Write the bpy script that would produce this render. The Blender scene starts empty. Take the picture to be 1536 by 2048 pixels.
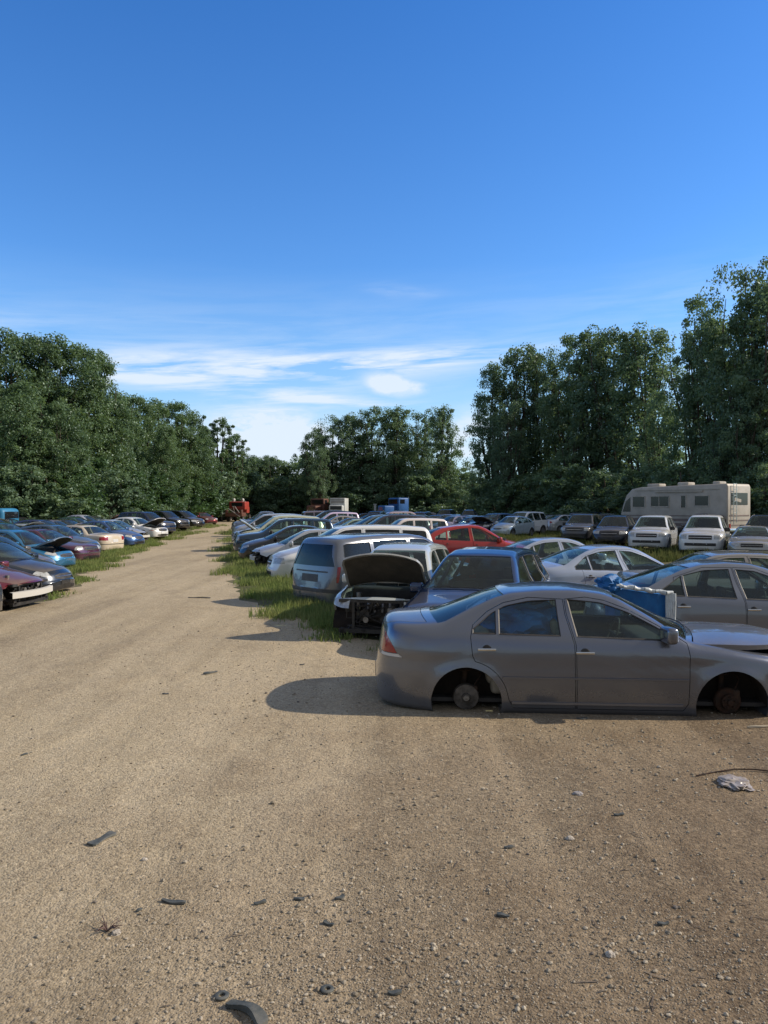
import bpy, bmesh, math, random
import numpy as np
from mathutils import Vector, Matrix
from mathutils.bvhtree import BVHTree
from mathutils.interpolate import poly_3d_calc
R = math.radians
random.seed(7); np.random.seed(7)
scene = bpy.context.scene
COL = scene.collection
CAMH, F, HY = 2.15, 1540.0, 1012.0      # camera height, focal length and horizon row measured on the photograph
def gp(px, py):
    d = CAMH*F/(py-HY); return ((px-768)/F*d, d)
def wx(px, d): return (px-768)/F*d

# ------------------------------------------------------------------ materials
def mat(name, col=(.5,.5,.5), rough=.6, metal=0., spec=.5):
    m = bpy.data.materials.new(name); m.use_nodes = True
    b = m.node_tree.nodes['Principled BSDF']
    b.inputs['Base Color'].default_value = (*col, 1); b.inputs['Roughness'].default_value = rough
    b.inputs['Metallic'].default_value = metal; b.inputs['Specular IOR Level'].default_value = spec
    return m
class NT:
    def __init__(s, m): s.t = m.node_tree; s.n = s.t.nodes; s.l = s.t.links; s.b = s.n.get('Principled BSDF')
    def new(s, typ, **kw):
        n = s.n.new(typ)
        for k, v in kw.items(): setattr(n, k, v)
        return n
    def link(s, a, b): s.l.new(a, b)
    def math(s, op, a, b=None, clamp=False):
        n = s.n.new('ShaderNodeMath'); n.operation = op; n.use_clamp = clamp
        for i, v in enumerate((a, b)):
            if v is None: continue
            if isinstance(v, (int, float)): n.inputs[i].default_value = v
            else: s.l.new(v, n.inputs[i])
        return n.outputs[0]
    def mix(s, fac, a, b, blend='MIX'):
        n = s.n.new('ShaderNodeMix'); n.data_type = 'RGBA'; n.blend_type = blend
        for i, v in ((0, fac), (6, a), (7, b)):
            if isinstance(v, (int, float)): n.inputs[i].default_value = v
            elif isinstance(v, tuple): n.inputs[i].default_value = (*v, 1) if len(v) == 3 else v
            else: s.l.new(v, n.inputs[i])
        return n.outputs[2]
    def noise(s, scale, detail=4, rough=.6, vec=None, out='Fac', dist=0):
        n = s.n.new('ShaderNodeTexNoise'); n.inputs['Scale'].default_value = scale
        n.inputs['Detail'].default_value = detail; n.inputs['Roughness'].default_value = rough
        n.inputs['Distortion'].default_value = dist
        if vec is not None: s.l.new(vec, n.inputs['Vector'])
        return n.outputs[out]
    def ramp(s, fac, *stops):
        n = s.n.new('ShaderNodeValToRGB'); e = n.color_ramp.elements
        while len(e) < len(stops): e.new(.5)
        for i, (p, c) in enumerate(stops):
            e[i].position = p; e[i].color = (c, c, c, 1) if isinstance(c, (int, float)) else (*c, 1)
        s.l.new(fac, n.inputs[0]); return n.outputs[0]
    def bump(s, h, strength, dist, normal=None):
        n = s.n.new('ShaderNodeBump'); n.inputs['Strength'].default_value = strength; n.inputs['Distance'].default_value = dist
        s.l.new(h, n.inputs['Height'])
        if normal is not None: s.l.new(normal, n.inputs['Normal'])
        return n.outputs[0]
    def coord(s, k='Object'):
        return s.n.new('ShaderNodeTexCoord').outputs[k]

def make_paint():
    m = mat('car_paint'); t = NT(m)
    oi = t.new('ShaderNodeObjectInfo'); co = t.coord('Object'); geo = t.new('ShaderNodeNewGeometry')
    sep = t.new('ShaderNodeSeparateXYZ'); t.link(co, sep.inputs[0])
    nrm = t.new('ShaderNodeSeparateXYZ'); t.link(geo.outputs['Normal'], nrm.inputs[0])
    n1 = t.noise(3.0, 5, .65, co); n2 = t.noise(22, 4, .7, co)
    low = t.math('MULTIPLY', t.math('SUBTRACT', .48, sep.outputs[2]), 1.0, True)
    up = t.math('MULTIPLY', t.math('SUBTRACT', nrm.outputs[2], .6), .04, True)
    d = t.math('ADD', low, up)
    d = t.math('MULTIPLY', t.math('ADD', d, .035), t.math('ADD', t.math('MULTIPLY', n1, 1.3), t.math('MULTIPLY', n2, .45)), True)
    d = t.math('MULTIPLY', d, .75, True)
    c = t.mix(d, oi.outputs['Color'], (.17, .14, .105))
    t.link(c, t.b.inputs['Base Color'])
    t.link(t.math('ADD', t.math('MULTIPLY', d, .45), t.math('ADD', .20, t.math('MULTIPLY', n2, .08))), t.b.inputs['Roughness'])
    t.link(t.math('MULTIPLY', oi.outputs['Alpha'], t.math('SUBTRACT', 1, d)), t.b.inputs['Metallic'])
    t.b.inputs['Coat Weight'].default_value = .9; t.b.inputs['Coat Roughness'].default_value = .04
    return m
def make_glass(name, tint, dust, base=.12):
    m = bpy.data.materials.new(name); m.use_nodes = True; t = NT(m); t.n.remove(t.b)
    out = t.n['Material Output']
    tr = t.new('ShaderNodeBsdfTransparent'); tr.inputs[0].default_value = (*tint, 1)
    gl = t.new('ShaderNodeBsdfGlossy'); gl.inputs['Roughness'].default_value = .04; gl.inputs[0].default_value = (.85, .95, .92, 1)
    df = t.new('ShaderNodeBsdfDiffuse'); df.inputs[0].default_value = (.33, .34, .31, 1)
    lw = t.new('ShaderNodeLayerWeight'); lw.inputs['Blend'].default_value = .5
    s1 = t.new('ShaderNodeMixShader'); s2 = t.new('ShaderNodeMixShader')
    t.link(t.math('ADD', .05, t.math('MULTIPLY', t.math('POWER', lw.outputs['Facing'], 4.5), .8), True), s1.inputs[0])
    t.link(tr.outputs[0], s1.inputs[1]); t.link(gl.outputs[0], s1.inputs[2])
    n = t.noise(5, 5, .7, t.coord())
    t.link(t.math('MULTIPLY', n, dust, True), s2.inputs[0])
    t.link(s1.outputs[0], s2.inputs[1]); t.link(df.outputs[0], s2.inputs[2]); t.link(s2.outputs[0], out.inputs[0])
    return m
def noisy(name, c1, c2, scale=8, rough=.8, metal=0., bump=0., bs=40, spec=.4):
    m = mat(name, c1, rough, metal, spec); t = NT(m); co = t.coord()
    f = t.ramp(t.noise(scale, 6, .65, co), (.35, 0.), (.65, 1.))
    t.link(t.mix(f, c1, c2), t.b.inputs['Base Color'])
    if bump: t.link(t.bump(t.noise(bs, 5, .6, co), bump, .02), t.b.inputs['Normal'])
    return m
M = {}
M['paint'] = make_paint()
M['glass'] = make_glass('window_glass', (.66, .78, .75), .05)
M['windshield'] = make_glass('windshield_glass', (.50, .66, .62), .07)
M['tint'] = make_glass('tinted_glass', (.06, .07, .08), .07)
M['plastic'] = noisy('black_plastic', (.014, .014, .015), (.045, .043, .04), 6, .55)
M['trim'] = noisy('grey_trim', (.05, .05, .052), (.09, .088, .08), 9, .5)
M['rubber'] = noisy('tyre_rubber', (.012, .012, .012), (.05, .045, .04), 9, .85)
M['chrome'] = mat('bright_metal', (.62, .62, .62), .22, 1.)
M['alloy'] = noisy('alloy_rim', (.32, .32, .33), (.14, .13, .12), 12, .45, .6)
M['rust'] = noisy('rusty_disc', (.055, .026, .016), (.028, .02, .015), 14, .85, .2, .4, 60)
M['hub'] = noisy('grey_hub', (.14, .13, .12), (.05, .045, .04), 14, .6, .4)
M['cabin'] = noisy('cabin_plastic', (.03, .03, .032), (.055, .052, .05), 4, .8)
M['seat'] = noisy('seat_cloth', (.34, .32, .27), (.20, .19, .16), 5, .95)
M['seat_dark'] = noisy('dark_seat_cloth', (.05, .05, .052), (.03, .03, .03), 5, .95)
M['well'] = noisy('wheel_well', (.012, .01, .009), (.03, .022, .016), 7, .95)
M['tail'] = mat('tail_light_red', (.28, .008, .012), .18); M['tail'].node_tree.nodes['Principled BSDF'].inputs['Coat Weight'].default_value = .6
M['lens'] = noisy('headlight_lens', (.55, .57, .56), (.30, .30, .28), 15, .18, .25)
M['amber'] = mat('amber_lens', (.50, .13, .02), .25)
M['white_lens'] = mat('white_lens', (.6, .58, .55), .25)
M['engine'] = noisy('engine_metal', (.07, .068, .065), (.02, .018, .016), 12, .6, .5, .3, 50)
M['engine_alu'] = noisy('engine_aluminium', (.30, .29, .27), (.12, .11, .10), 15, .5, .6)
M['insul'] = noisy('hood_liner', (.05, .047, .04), (.085, .078, .062), 3, .95, 0, .3, 30)
M['plate'] = mat('plate_white', (.55, .55, .55), .5)

# ------------------------------------------------------------------ object helpers
def setp(o, label=None, cat=None, group=None, kind=None):
    if label: o['label'] = label
    if cat: o['category'] = cat
    if group: o['group'] = group
    if kind: o['kind'] = kind
    return o
def link(o, parent=None):
    COL.objects.link(o)
    if parent is not None: o.parent = parent
    return o
def empty(name, loc=(0,0,0), rz=0):
    o = bpy.data.objects.new(name, None); o.location = loc; o.rotation_euler = (0, 0, rz); o.empty_display_size = .2
    return link(o)
def mesh_np(name, V, Fc, material=None, smooth=False):
    me = bpy.data.meshes.new(name); V = np.asarray(V, dtype=np.float32); Fc = np.asarray(Fc, dtype=np.int32)
    me.vertices.add(len(V)); me.vertices.foreach_set('co', V.ravel())
    k = Fc.shape[1]; me.loops.add(Fc.size); me.loops.foreach_set('vertex_index', Fc.ravel())
    me.polygons.add(len(Fc)); me.polygons.foreach_set('loop_start', np.arange(0, Fc.size, k, dtype=np.int32))
    me.polygons.foreach_set('use_smooth', np.full(len(Fc), smooth)); me.update(calc_edges=True); me.validate()
    if material: me.materials.append(material)
    return me
class MB:
    """collects primitives into one bmesh"""
    def __init__(s): s.bm = bmesh.new()
    def box(s, c, d, rot=None, bev=0.0, seg=2):
        r = bmesh.ops.create_cube(s.bm, size=1.0); vs = r['verts']
        bmesh.ops.scale(s.bm, vec=d, verts=vs)
        if bev > 0:
            es = list({e for v in vs for e in v.link_edges})
            b = bmesh.ops.bevel(s.bm, geom=es, offset=bev, segments=seg, affect='EDGES', profile=.5)
            vs = list({v for f in b['faces'] for v in f.verts} | {v for v in vs if v.is_valid})
        if rot is not None: bmesh.ops.rotate(s.bm, cent=(0,0,0), matrix=rot, verts=vs)
        bmesh.ops.translate(s.bm, vec=c, verts=vs); return s
    def cyl(s, p0, p1, r, r2=None, seg=16, caps=True):
        p0 = Vector(p0); p1 = Vector(p1); d = p1-p0; q = d.to_track_quat('Z', 'Y').to_matrix().to_4x4()
        bmesh.ops.create_cone(s.bm, cap_ends=caps, segments=seg, radius1=r, radius2=r if r2 is None else r2, depth=d.length,
                              matrix=Matrix.Translation((p0+p1)/2) @ q); return s
    def tube(s, pts, r, seg=8):
        for a, b in zip(pts[:-1], pts[1:]): s.cyl(a, b, r, r, seg)
        return s
    def lathe(s, prof, axis='Y', c=(0,0,0), seg=32):
        rings = []
        for i in range(seg):
            a = 2*math.pi*i/seg; ca, sa = math.cos(a), math.sin(a); ring = []
            for r, h in prof:
                p = {'Y': (r*ca, h, r*sa), 'Z': (r*ca, r*sa, h), 'X': (h, r*ca, r*sa)}[axis]
                ring.append(s.bm.verts.new((p[0]+c[0], p[1]+c[1], p[2]+c[2])))
            rings.append(ring)
        for i in range(seg):
            a, b = rings[i], rings[(i+1) % seg]
            for j in range(len(prof)-1): s.bm.faces.new((a[j], a[j+1], b[j+1], b[j]))
        return s
    def sph(s, c, r, sub=2, sc=(1,1,1)):
        q = bmesh.ops.create_icosphere(s.bm, subdivisions=sub, radius=r); bmesh.ops.scale(s.bm, vec=sc, verts=q['verts'])
        bmesh.ops.translate(s.bm, vec=c, verts=q['verts']); return s
    def quad(s, *p): s.bm.faces.new([s.bm.verts.new(q) for q in p]); return s
    def mesh(s, name, material, smooth=True, ang=35):
        bmesh.ops.remove_doubles(s.bm, verts=s.bm.verts, dist=1e-5)
        bmesh.ops.recalc_face_normals(s.bm, faces=s.bm.faces)
        for f in s.bm.faces: f.smooth = smooth
        if smooth:
            for e in s.bm.edges:
                if len(e.link_faces) != 2 or e.calc_face_angle(0) > R(ang): e.smooth = False
        me = bpy.data.meshes.new(name); s.bm.to_mesh(me); s.bm.free()
        if material: me.materials.append(material)
        return me
    def build(s, name, material, parent=None, smooth=True, ang=35, loc=None):
        me = s.mesh(name, material, smooth, ang); o = bpy.data.objects.new(name, me)
        if loc is not None:
            me.transform(Matrix.Translation(-Vector(loc))); o.location = loc
        return link(o, parent)

# ------------------------------------------------------------------ car shape
def blur_profile(pts, sigma):
    pts = sorted(pts); xs = np.array([p[0] for p in pts]); zs = np.array([p[1] for p in pts])
    X = np.arange(xs[0]-.3, xs[-1]+.3, .005); Z = np.interp(X, xs, zs)
    if sigma > 0:
        k = int(3*sigma/.005); g = np.exp(-.5*(np.arange(-k, k+1)*.005/sigma)**2); g /= g.sum()
        Z = np.convolve(np.pad(Z, k, mode='edge'), g, 'valid')
    return X, Z
class Shape:
    def __init__(s, sp):
        s.sp = sp; s.X, s.Z = blur_profile(sp['prof'], sp.get('sigma', .022))
        s.x0 = sp['prof'][0][0]; s.x1 = sp['prof'][-1][0]
        if s.x0 > s.x1: s.x0, s.x1 = s.x1, s.x0
        s.bX, s.bZ = blur_profile(sp['belt'], .05); s.xc = (s.x0+s.x1)/2; s.hl = (s.x1-s.x0)/2
        s.n = sp.get('plan_n', 11); s.pe = sp.get('plan_e', .42)
    def P(s, x): return float(np.interp(x, s.X, s.Z))
    def belt(s, x): return float(np.interp(x, s.bX, s.bZ))
    def hw(s, x):
        t = min(abs(x-s.xc)/s.hl, 1.); tt = max(1-t**s.n, .03)
        return s.sp['W']/2*(1-.05*t**3)*tt**s.pe
    def z0(s, x):
        r = s.sp.get('rocker', .2); e = min(x-s.x0, s.x1-x)
        z = r + .05*max(0, 1-e/.7) if e < .7 else r
        if e < .10: z += (s.sp.get('endz', .42)-z)*(1-max(e, 0)/.10)**2
        return z
    def yside(s, x, z):
        sp = s.sp; w = s.hw(x); zm = sp.get('zm', .62); zr = sp.get('rocker', .2); zb = s.belt(x)
        if z < zm: k = 1-.055*((zm-z)/(zm-zr))**2
        else: k = 1-.035*min((z-zm)/(zb-zm), 1.6)**2
        y = w*k; q = (z-zb+.015)/.018
        sfp = q if q > 20 else math.log1p(math.exp(q)); y -= sp['tumble']*.018*sfp
        if sp.get('crease'):
            zc, a = sp['crease']; y += a*math.exp(-((z-zc)/.035)**2) - a*.8*math.exp(-((z-zc+.09)/.05)**2)
        for xa in sp['axles']:
            r = math.hypot(x-xa, z-sp['archz']); dr = (r-sp['archR'])
            if dr > -.1: y += sp.get('flare', .018)*math.exp(-(max(dr, 0)/.05)**2)*(1 if z < zb-.03 else 0 if z > zb+.05 else (zb+.05-z)/.08)
        return max(y, .02)
    def ztop(s, x, y):
        sp = s.sp; u = (x-s.x0)/(s.x1-s.x0); u = u*u*(3-2*u); b = -sp.get('bowr', .14)*(1-u)+sp.get('bowf', .2)*u
        xe = x + b*(abs(y)/(sp['W']/2))**2.2
        return s.P(min(max(xe, s.x0), s.x1)) - sp.get('crown', .11)*y*y
    def corner(s, x, inset=0, dz=0):
        lo = s.z0(x); hi = 3.6
        f = lambda z: s.ztop(x, s.yside(x, z)) - z
        if f(lo) <= 0: return lo+.01
        zs = np.linspace(lo, max(s.P(x)+.05, lo+.05), 40); prev = lo
        for z in zs[1:]:
            if f(z) < 0:
                a, b = prev, z
                for _ in range(12):
                    m = (a+b)/2
                    if f(m) > 0: a = m
                    else: b = m
                return a
            prev = z
        return prev
    def grid(s, inset=0., Ns=16, Nt=12, step=.045):
        """closed solid; inset>0 gives the inner cavity"""
        xa, xb = s.x0+inset*1.6, s.x1-inset*1.6
        xs = set(np.round(np.arange(xa+.25, xb-.25, step if not inset else .09), 4)) | {round(float(xa+v), 4) for v in (0,.006,.015,.03,.05,.075,.105,.14,.18,.22)} | {round(float(xb-v), 4) for v in (0,.006,.015,.03,.05,.075,.105,.14,.18,.22)}
        xs = sorted(xs); rings = []
        for x in xs:
            lo = s.z0(x)+(inset*1.6 if inset else 0)
            zc = max(s.corner(x)-inset, lo+.004)
            side = []
            for i in range(Ns+1):
                t = i/Ns; t = t + .12*math.sin(2*math.pi*t)/(2*math.pi)*-1
                z = lo+(zc-lo)*t; side.append([max(s.yside(x, z+(inset if inset else 0))-inset, .01), z])
            yc = side[-1][0]; top = []
            for i in range(1, Nt+1):
                t = 1-(1-i/Nt)**1.0; y = yc*(1-t); top.append([y, max(s.ztop(x, y)-inset, lo+.004)])
            sec = np.array(side+top)
            for _ in range(3):      # round the corner between side and top
                q = sec.copy()
                for j in range(Ns-2, Ns+3): q[j] = sec[j]*.5+(sec[j-1]+sec[j+1])*.25
                sec = q
            rings.append((x, sec))
        V = []; n = len(rings[0][1]); ring_n = 2*n-1+1
        for x, sec in rings:
            V.append((x, 0, sec[0][1]))                      # bottom centre
            for y, z in sec: V.append((x, y, z))             # left side to top centre
            for y, z in sec[-2::-1]: V.append((x, -y, z))    # right side back down
        k = 2*n; Fq = []
        for i in range(len(rings)-1):
            for j in range(k):
                a = i*k+j; b = i*k+(j+1) % k; Fq.append((a, b, b+k, a+k))
        me = bpy.data.meshes.new('grid'); faces = [tuple(f) for f in Fq]
        faces.append(tuple(range(k-1, -1, -1))); faces.append(tuple((len(rings)-1)*k+j for j in range(k)))
        me.from_pydata(V, [], faces); 
        bm = bmesh.new(); bm.from_mesh(me); bmesh.ops.recalc_face_normals(bm, faces=bm.faces); bm.to_mesh(me); bm.free()
        return me
SOLVER = 'MANIFOLD'
def tmp(me): o = bpy.data.objects.new('tmp', me); COL.objects.link(o); return o
def boolean(me, cut, op):
    global SOLVER
    a = tmp(me); b = tmp(cut); m = a.modifiers.new('b', 'BOOLEAN'); m.operation = op; m.object = b; m.solver = SOLVER
    dg = bpy.context.evaluated_depsgraph_get(); dg.update()
    r = bpy.data.meshes.new_from_object(a.evaluated_get(dg), depsgraph=dg)
    bpy.data.objects.remove(a); bpy.data.objects.remove(b)
    if SOLVER == 'MANIFOLD' and len(r.polygons) == 0 and op == 'DIFFERENCE':
        SOLVER = 'EXACT'; r = boolean(me, cut, op); SOLVER = 'MANIFOLD'
    return r
def prism(poly, lo, hi, axis='Y'):
    """poly: list of 2D points; axis Y -> (x,z), Z -> (x,y), X -> (y,z)"""
    bm = bmesh.new(); A = []; B = []
    for p in poly:
        f = {'Y': lambda h: (p[0], h, p[1]), 'Z': lambda h: (p[0], p[1], h), 'X': lambda h: (h, p[0], p[1])}[axis]
        A.append(bm.verts.new(f(lo))); B.append(bm.verts.new(f(hi)))
    n = len(poly); bm.faces.new(A); bm.faces.new(B[::-1])
    for i in range(n): bm.faces.new((A[i], B[i], B[(i+1) % n], A[(i+1) % n]))
    bmesh.ops.recalc_face_normals(bm, faces=bm.faces); bmesh.ops.triangulate(bm, faces=[f for f in bm.faces if len(f.verts) > 4])
    me = bpy.data.meshes.new('prism'); bm.to_mesh(me); bm.free(); return me
def inset_poly(poly, d):
    """shrink a polygon (CCW or CW) by d"""
    n = len(poly); area = sum(poly[i][0]*poly[(i+1)%n][1]-poly[(i+1)%n][0]*poly[i][1] for i in range(n)); sg = 1 if area > 0 else -1
    out = []
    for i in range(n):
        p0 = Vector(poly[i-1]); p = Vector(poly[i]); p1 = Vector(poly[(i+1)%n]); a = (p-p0).normalized(); b = (p1-p).normalized()
        na = Vector((-a.y, a.x))*sg; nb = Vector((-b.y, b.x))*sg; m = (na+nb)
        if m.length < 1e-6: out.append(tuple(p+na*d)); continue
        m.normalize(); out.append(tuple(p+m*(d/max(m.dot(na), .4))))
    return out
def circle(cx, cz, r, n=40): return [(cx+r*math.cos(2*math.pi*i/n), cz+r*math.sin(2*math.pi*i/n)) for i in range(n)]
def shade_like(me, bvh, omesh, ang=40):
    vn = [v.normal.copy() for v in omesh.vertices]; vc = [v.co for v in omesh.vertices]
    polys = [tuple(p.vertices) for p in omesh.polygons]; N = []
    for p in me.polygons:
        fn = p.normal; p.use_smooth = True
        for vi in p.vertices:
            co = me.vertices[vi].co; hit = bvh.find_nearest(co + fn*.0005, .012); n = fn
            if hit[0] is not None and len(polys[hit[2]]) == 4:
                ps = polys[hit[2]]; w = poly_3d_calc([vc[i] for i in ps], hit[0]); nn = Vector((0,0,0))
                for wi, i in zip(w, ps): nn += vn[i]*wi
                if nn.length > .1:
                    nn.normalize()
                    if (hit[0]-co).length < .004 and nn.dot(fn) > .75: n = nn
            N.append(n)
    me.normals_split_custom_set(N)
    return me
def pane(pts_fn, nu, nv, name, material, parent):
    V = []; Fq = []
    for i in range(nu+1):
        for j in range(nv+1): V.append(pts_fn(i/nu, j/nv))
    for i in range(nu):
        for j in range(nv):
            a = i*(nv+1)+j; Fq.append((a, a+1, a+nv+2, a+nv+1))
    return link(bpy.data.objects.new(name, mesh_np(name, V, Fq, material, True)), parent)
def patch(bvh, poly, axis, origin, off=.004, res=.04, name='patch', material=None, parent=None, th=.0, smooth=True):
    """projects a polygon (seen along axis) on the body; axis: '+x' from the front, '-x' rear, '+y' left, '-y' right, '+z' top"""
    bm = bmesh.new(); vs = [bm.verts.new((p[0], p[1], 0)) for p in poly]; f = bm.faces.new(vs)
    x0, x1 = min(p[0] for p in poly), max(p[0] for p in poly); y0, y1 = min(p[1] for p in poly), max(p[1] for p in poly)
    for k in range(1, int((x1-x0)/res)+1):
        bmesh.ops.bisect_plane(bm, geom=bm.faces[:]+bm.edges[:]+bm.verts[:], plane_co=(x0+k*res, 0, 0), plane_no=(1,0,0))
    for k in range(1, int((y1-y0)/res)+1):
        bmesh.ops.bisect_plane(bm, geom=bm.faces[:]+bm.edges[:]+bm.verts[:], plane_co=(0, y0+k*res, 0), plane_no=(0,1,0))
    sg = 1 if axis[0] == '+' else -1; ax = axis[1]; bad = []
    for v in bm.verts:
        a, b = v.co.x, v.co.y
        o, d = {'x': ((sg*5, a, b), (-sg, 0, 0)), 'y': ((a, sg*5, b), (0, -sg, 0)), 'z': ((a, b, sg*5), (0, 0, -sg))}[ax]
        h = bvh.ray_cast(Vector(o), Vector(d))
        if h[0] is None: bad.append(v); continue
        v.co = h[0] + Vector(h[1])*off
    if bad: bmesh.ops.delete(bm, geom=bad, context='VERTS')
    if th:
        r = bmesh.ops.extrude_face_region(bm, geom=bm.faces[:])
        for v in [g for g in r['geom'] if isinstance(g, bmesh.types.BMVert)]:
            v.co += Vector({'x': (-sg, 0, 0), 'y': (0, -sg, 0), 'z': (0, 0, -sg)}[ax])*th
        bmesh.ops.recalc_face_normals(bm, faces=bm.faces)
    for f in bm.faces: f.smooth = smooth
    for e in bm.edges:
        if len(e.link_faces) == 2 and e.calc_face_angle(0) > R(50): e.smooth = False
    me = bpy.data.meshes.new(name); bm.to_mesh(me); bm.free()
    if material: me.materials.append(material)
    return link(bpy.data.objects.new(name, me), parent)
def rect(a0, b0, a1, b1, r=.0, n=4):
    if r <= 0: return [(a0,b0),(a1,b0),(a1,b1),(a0,b1)]
    o = []
    for cx, cy, s in ((a1-r,b0+r,-90),(a1-r,b1-r,0),(a0+r,b1-r,90),(a0+r,b0+r,180)):
        for k in range(n+1): t = R(s+90*k/n); o.append((cx+r*math.cos(t), cy+r*math.sin(t)))
    return o
def spline_poly(pts, it=2):
    """Chaikin rounding of a closed polygon"""
    for _ in range(it):
        q = []
        for i in range(len(pts)):
            a = pts[i]; b = pts[(i+1)%len(pts)]
            q += [(a[0]*.75+b[0]*.25, a[1]*.75+b[1]*.25), (a[0]*.25+b[0]*.75, a[1]*.25+b[1]*.75)]
        pts = q
    return pts
# ------------------------------------------------------------------ car prototypes
def wheel_meshes():
    w = {}
    r, hw = .32, .105
    m = MB().lathe([(.205,-hw+.01),(.235,-hw),(.29,-hw+.002),(.315,-hw+.03),(.32,-.05),(.32,.05),(.315,hw-.03),(.29,hw-.002),(.235,hw),(.205,hw-.01)], seg=36)
    w['tyre'] = m.mesh('tyre', M['rubber'])
    m = MB(); m.lathe([(.208,-.09),(.2,-.07),(.19,.06),(.2,.085),(.212,.092)], seg=32)
    m.lathe([(.001,.075),(.045,.078),(.06,.06),(.001,.06)], seg=16)
    for k in range(5):
        a = 2*math.pi*k/5; c, s_ = math.cos(a), math.sin(a)
        m.box((.12*c, .058, .12*s_), (.16, .022, .05), Matrix.Rotation(-a, 3, 'Y') if False else Matrix.Rotation(-a, 3, 'Y'))
    m.lathe([(.195,.02),(.001,.01)], seg=24)
    w['rim'] = m.mesh('rim', M['alloy'])
    m = MB(); m.lathe([(.001,-.06),(.12,-.06),(.135,-.05),(.135,-.012),(.125,0),(.078,.002),(.075,.045),(.03,.05),(.028,.075),(.001,.078)], seg=30)
    for k in range(5):
        a = 2*math.pi*k/5+.3; m.cyl((.055*math.cos(a), .04, .055*math.sin(a)), (.055*math.cos(a), .085, .055*math.sin(a)), .007, seg=6)
    w['disc'] = m.mesh('brake_disc', M['rust'])
    m = MB(); m.lathe([(.001,-.06),(.13,-.05),(.14,-.03),(.13,.01),(.05,.02),(.04,.04),(.001,.045)], seg=30)
    w['drum'] = m.mesh('brake_drum', M['hub'])
    m = MB().lathe([(.001,.046),(.026,.046),(.03,.06),(.001,.064)], seg=14); w['cap'] = m.mesh('hub_cap', M['engine_alu'])
    return w
WM = wheel_meshes()
def suspension():
    m = MB(); m.cyl((.02, -.16, .06), (-.02, -.24, .50), .028, seg=10); m.cyl((-.005, -.20, .26), (-.02, -.24, .50), .045, seg=10)
    for k in range(7):
        t = k/6; c = Vector((0, -.195-.045*t, .24+.26*t)); q = [(c.x+.07*math.cos(a*math.pi/6), c.y+.07*math.sin(a*math.pi/6), c.z+a*.003) for a in range(13)]; m.tube(q, .008, 5)
    m.tube([(.02, -.08, -.03), (.05, -.30, -.01), (.16, -.46, .0)], .02, 7); m.tube([(.02, -.08, -.03), (-.10, -.30, -.01), (-.2, -.46, .0)], .016, 7)
    m.box((-.085, -.03, .05), (.07, .07, .13), bev=.012); m.tube([(-.08, -.05, .1), (-.16, -.14, .2), (-.1, -.3, .3)], .008, 5)
    return m.mesh('suspension', noisy('rusty_suspension', (.07, .042, .028), (.03, .024, .02), 12, .9, .2))
WM['susp'] = suspension()
def inst(name, me, parent, loc=(0,0,0), rot=(0,0,0), sc=(1,1,1)):
    o = bpy.data.objects.new(name, me); o.location = loc; o.rotation_euler = rot; o.scale = sc; return link(o, parent)

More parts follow.
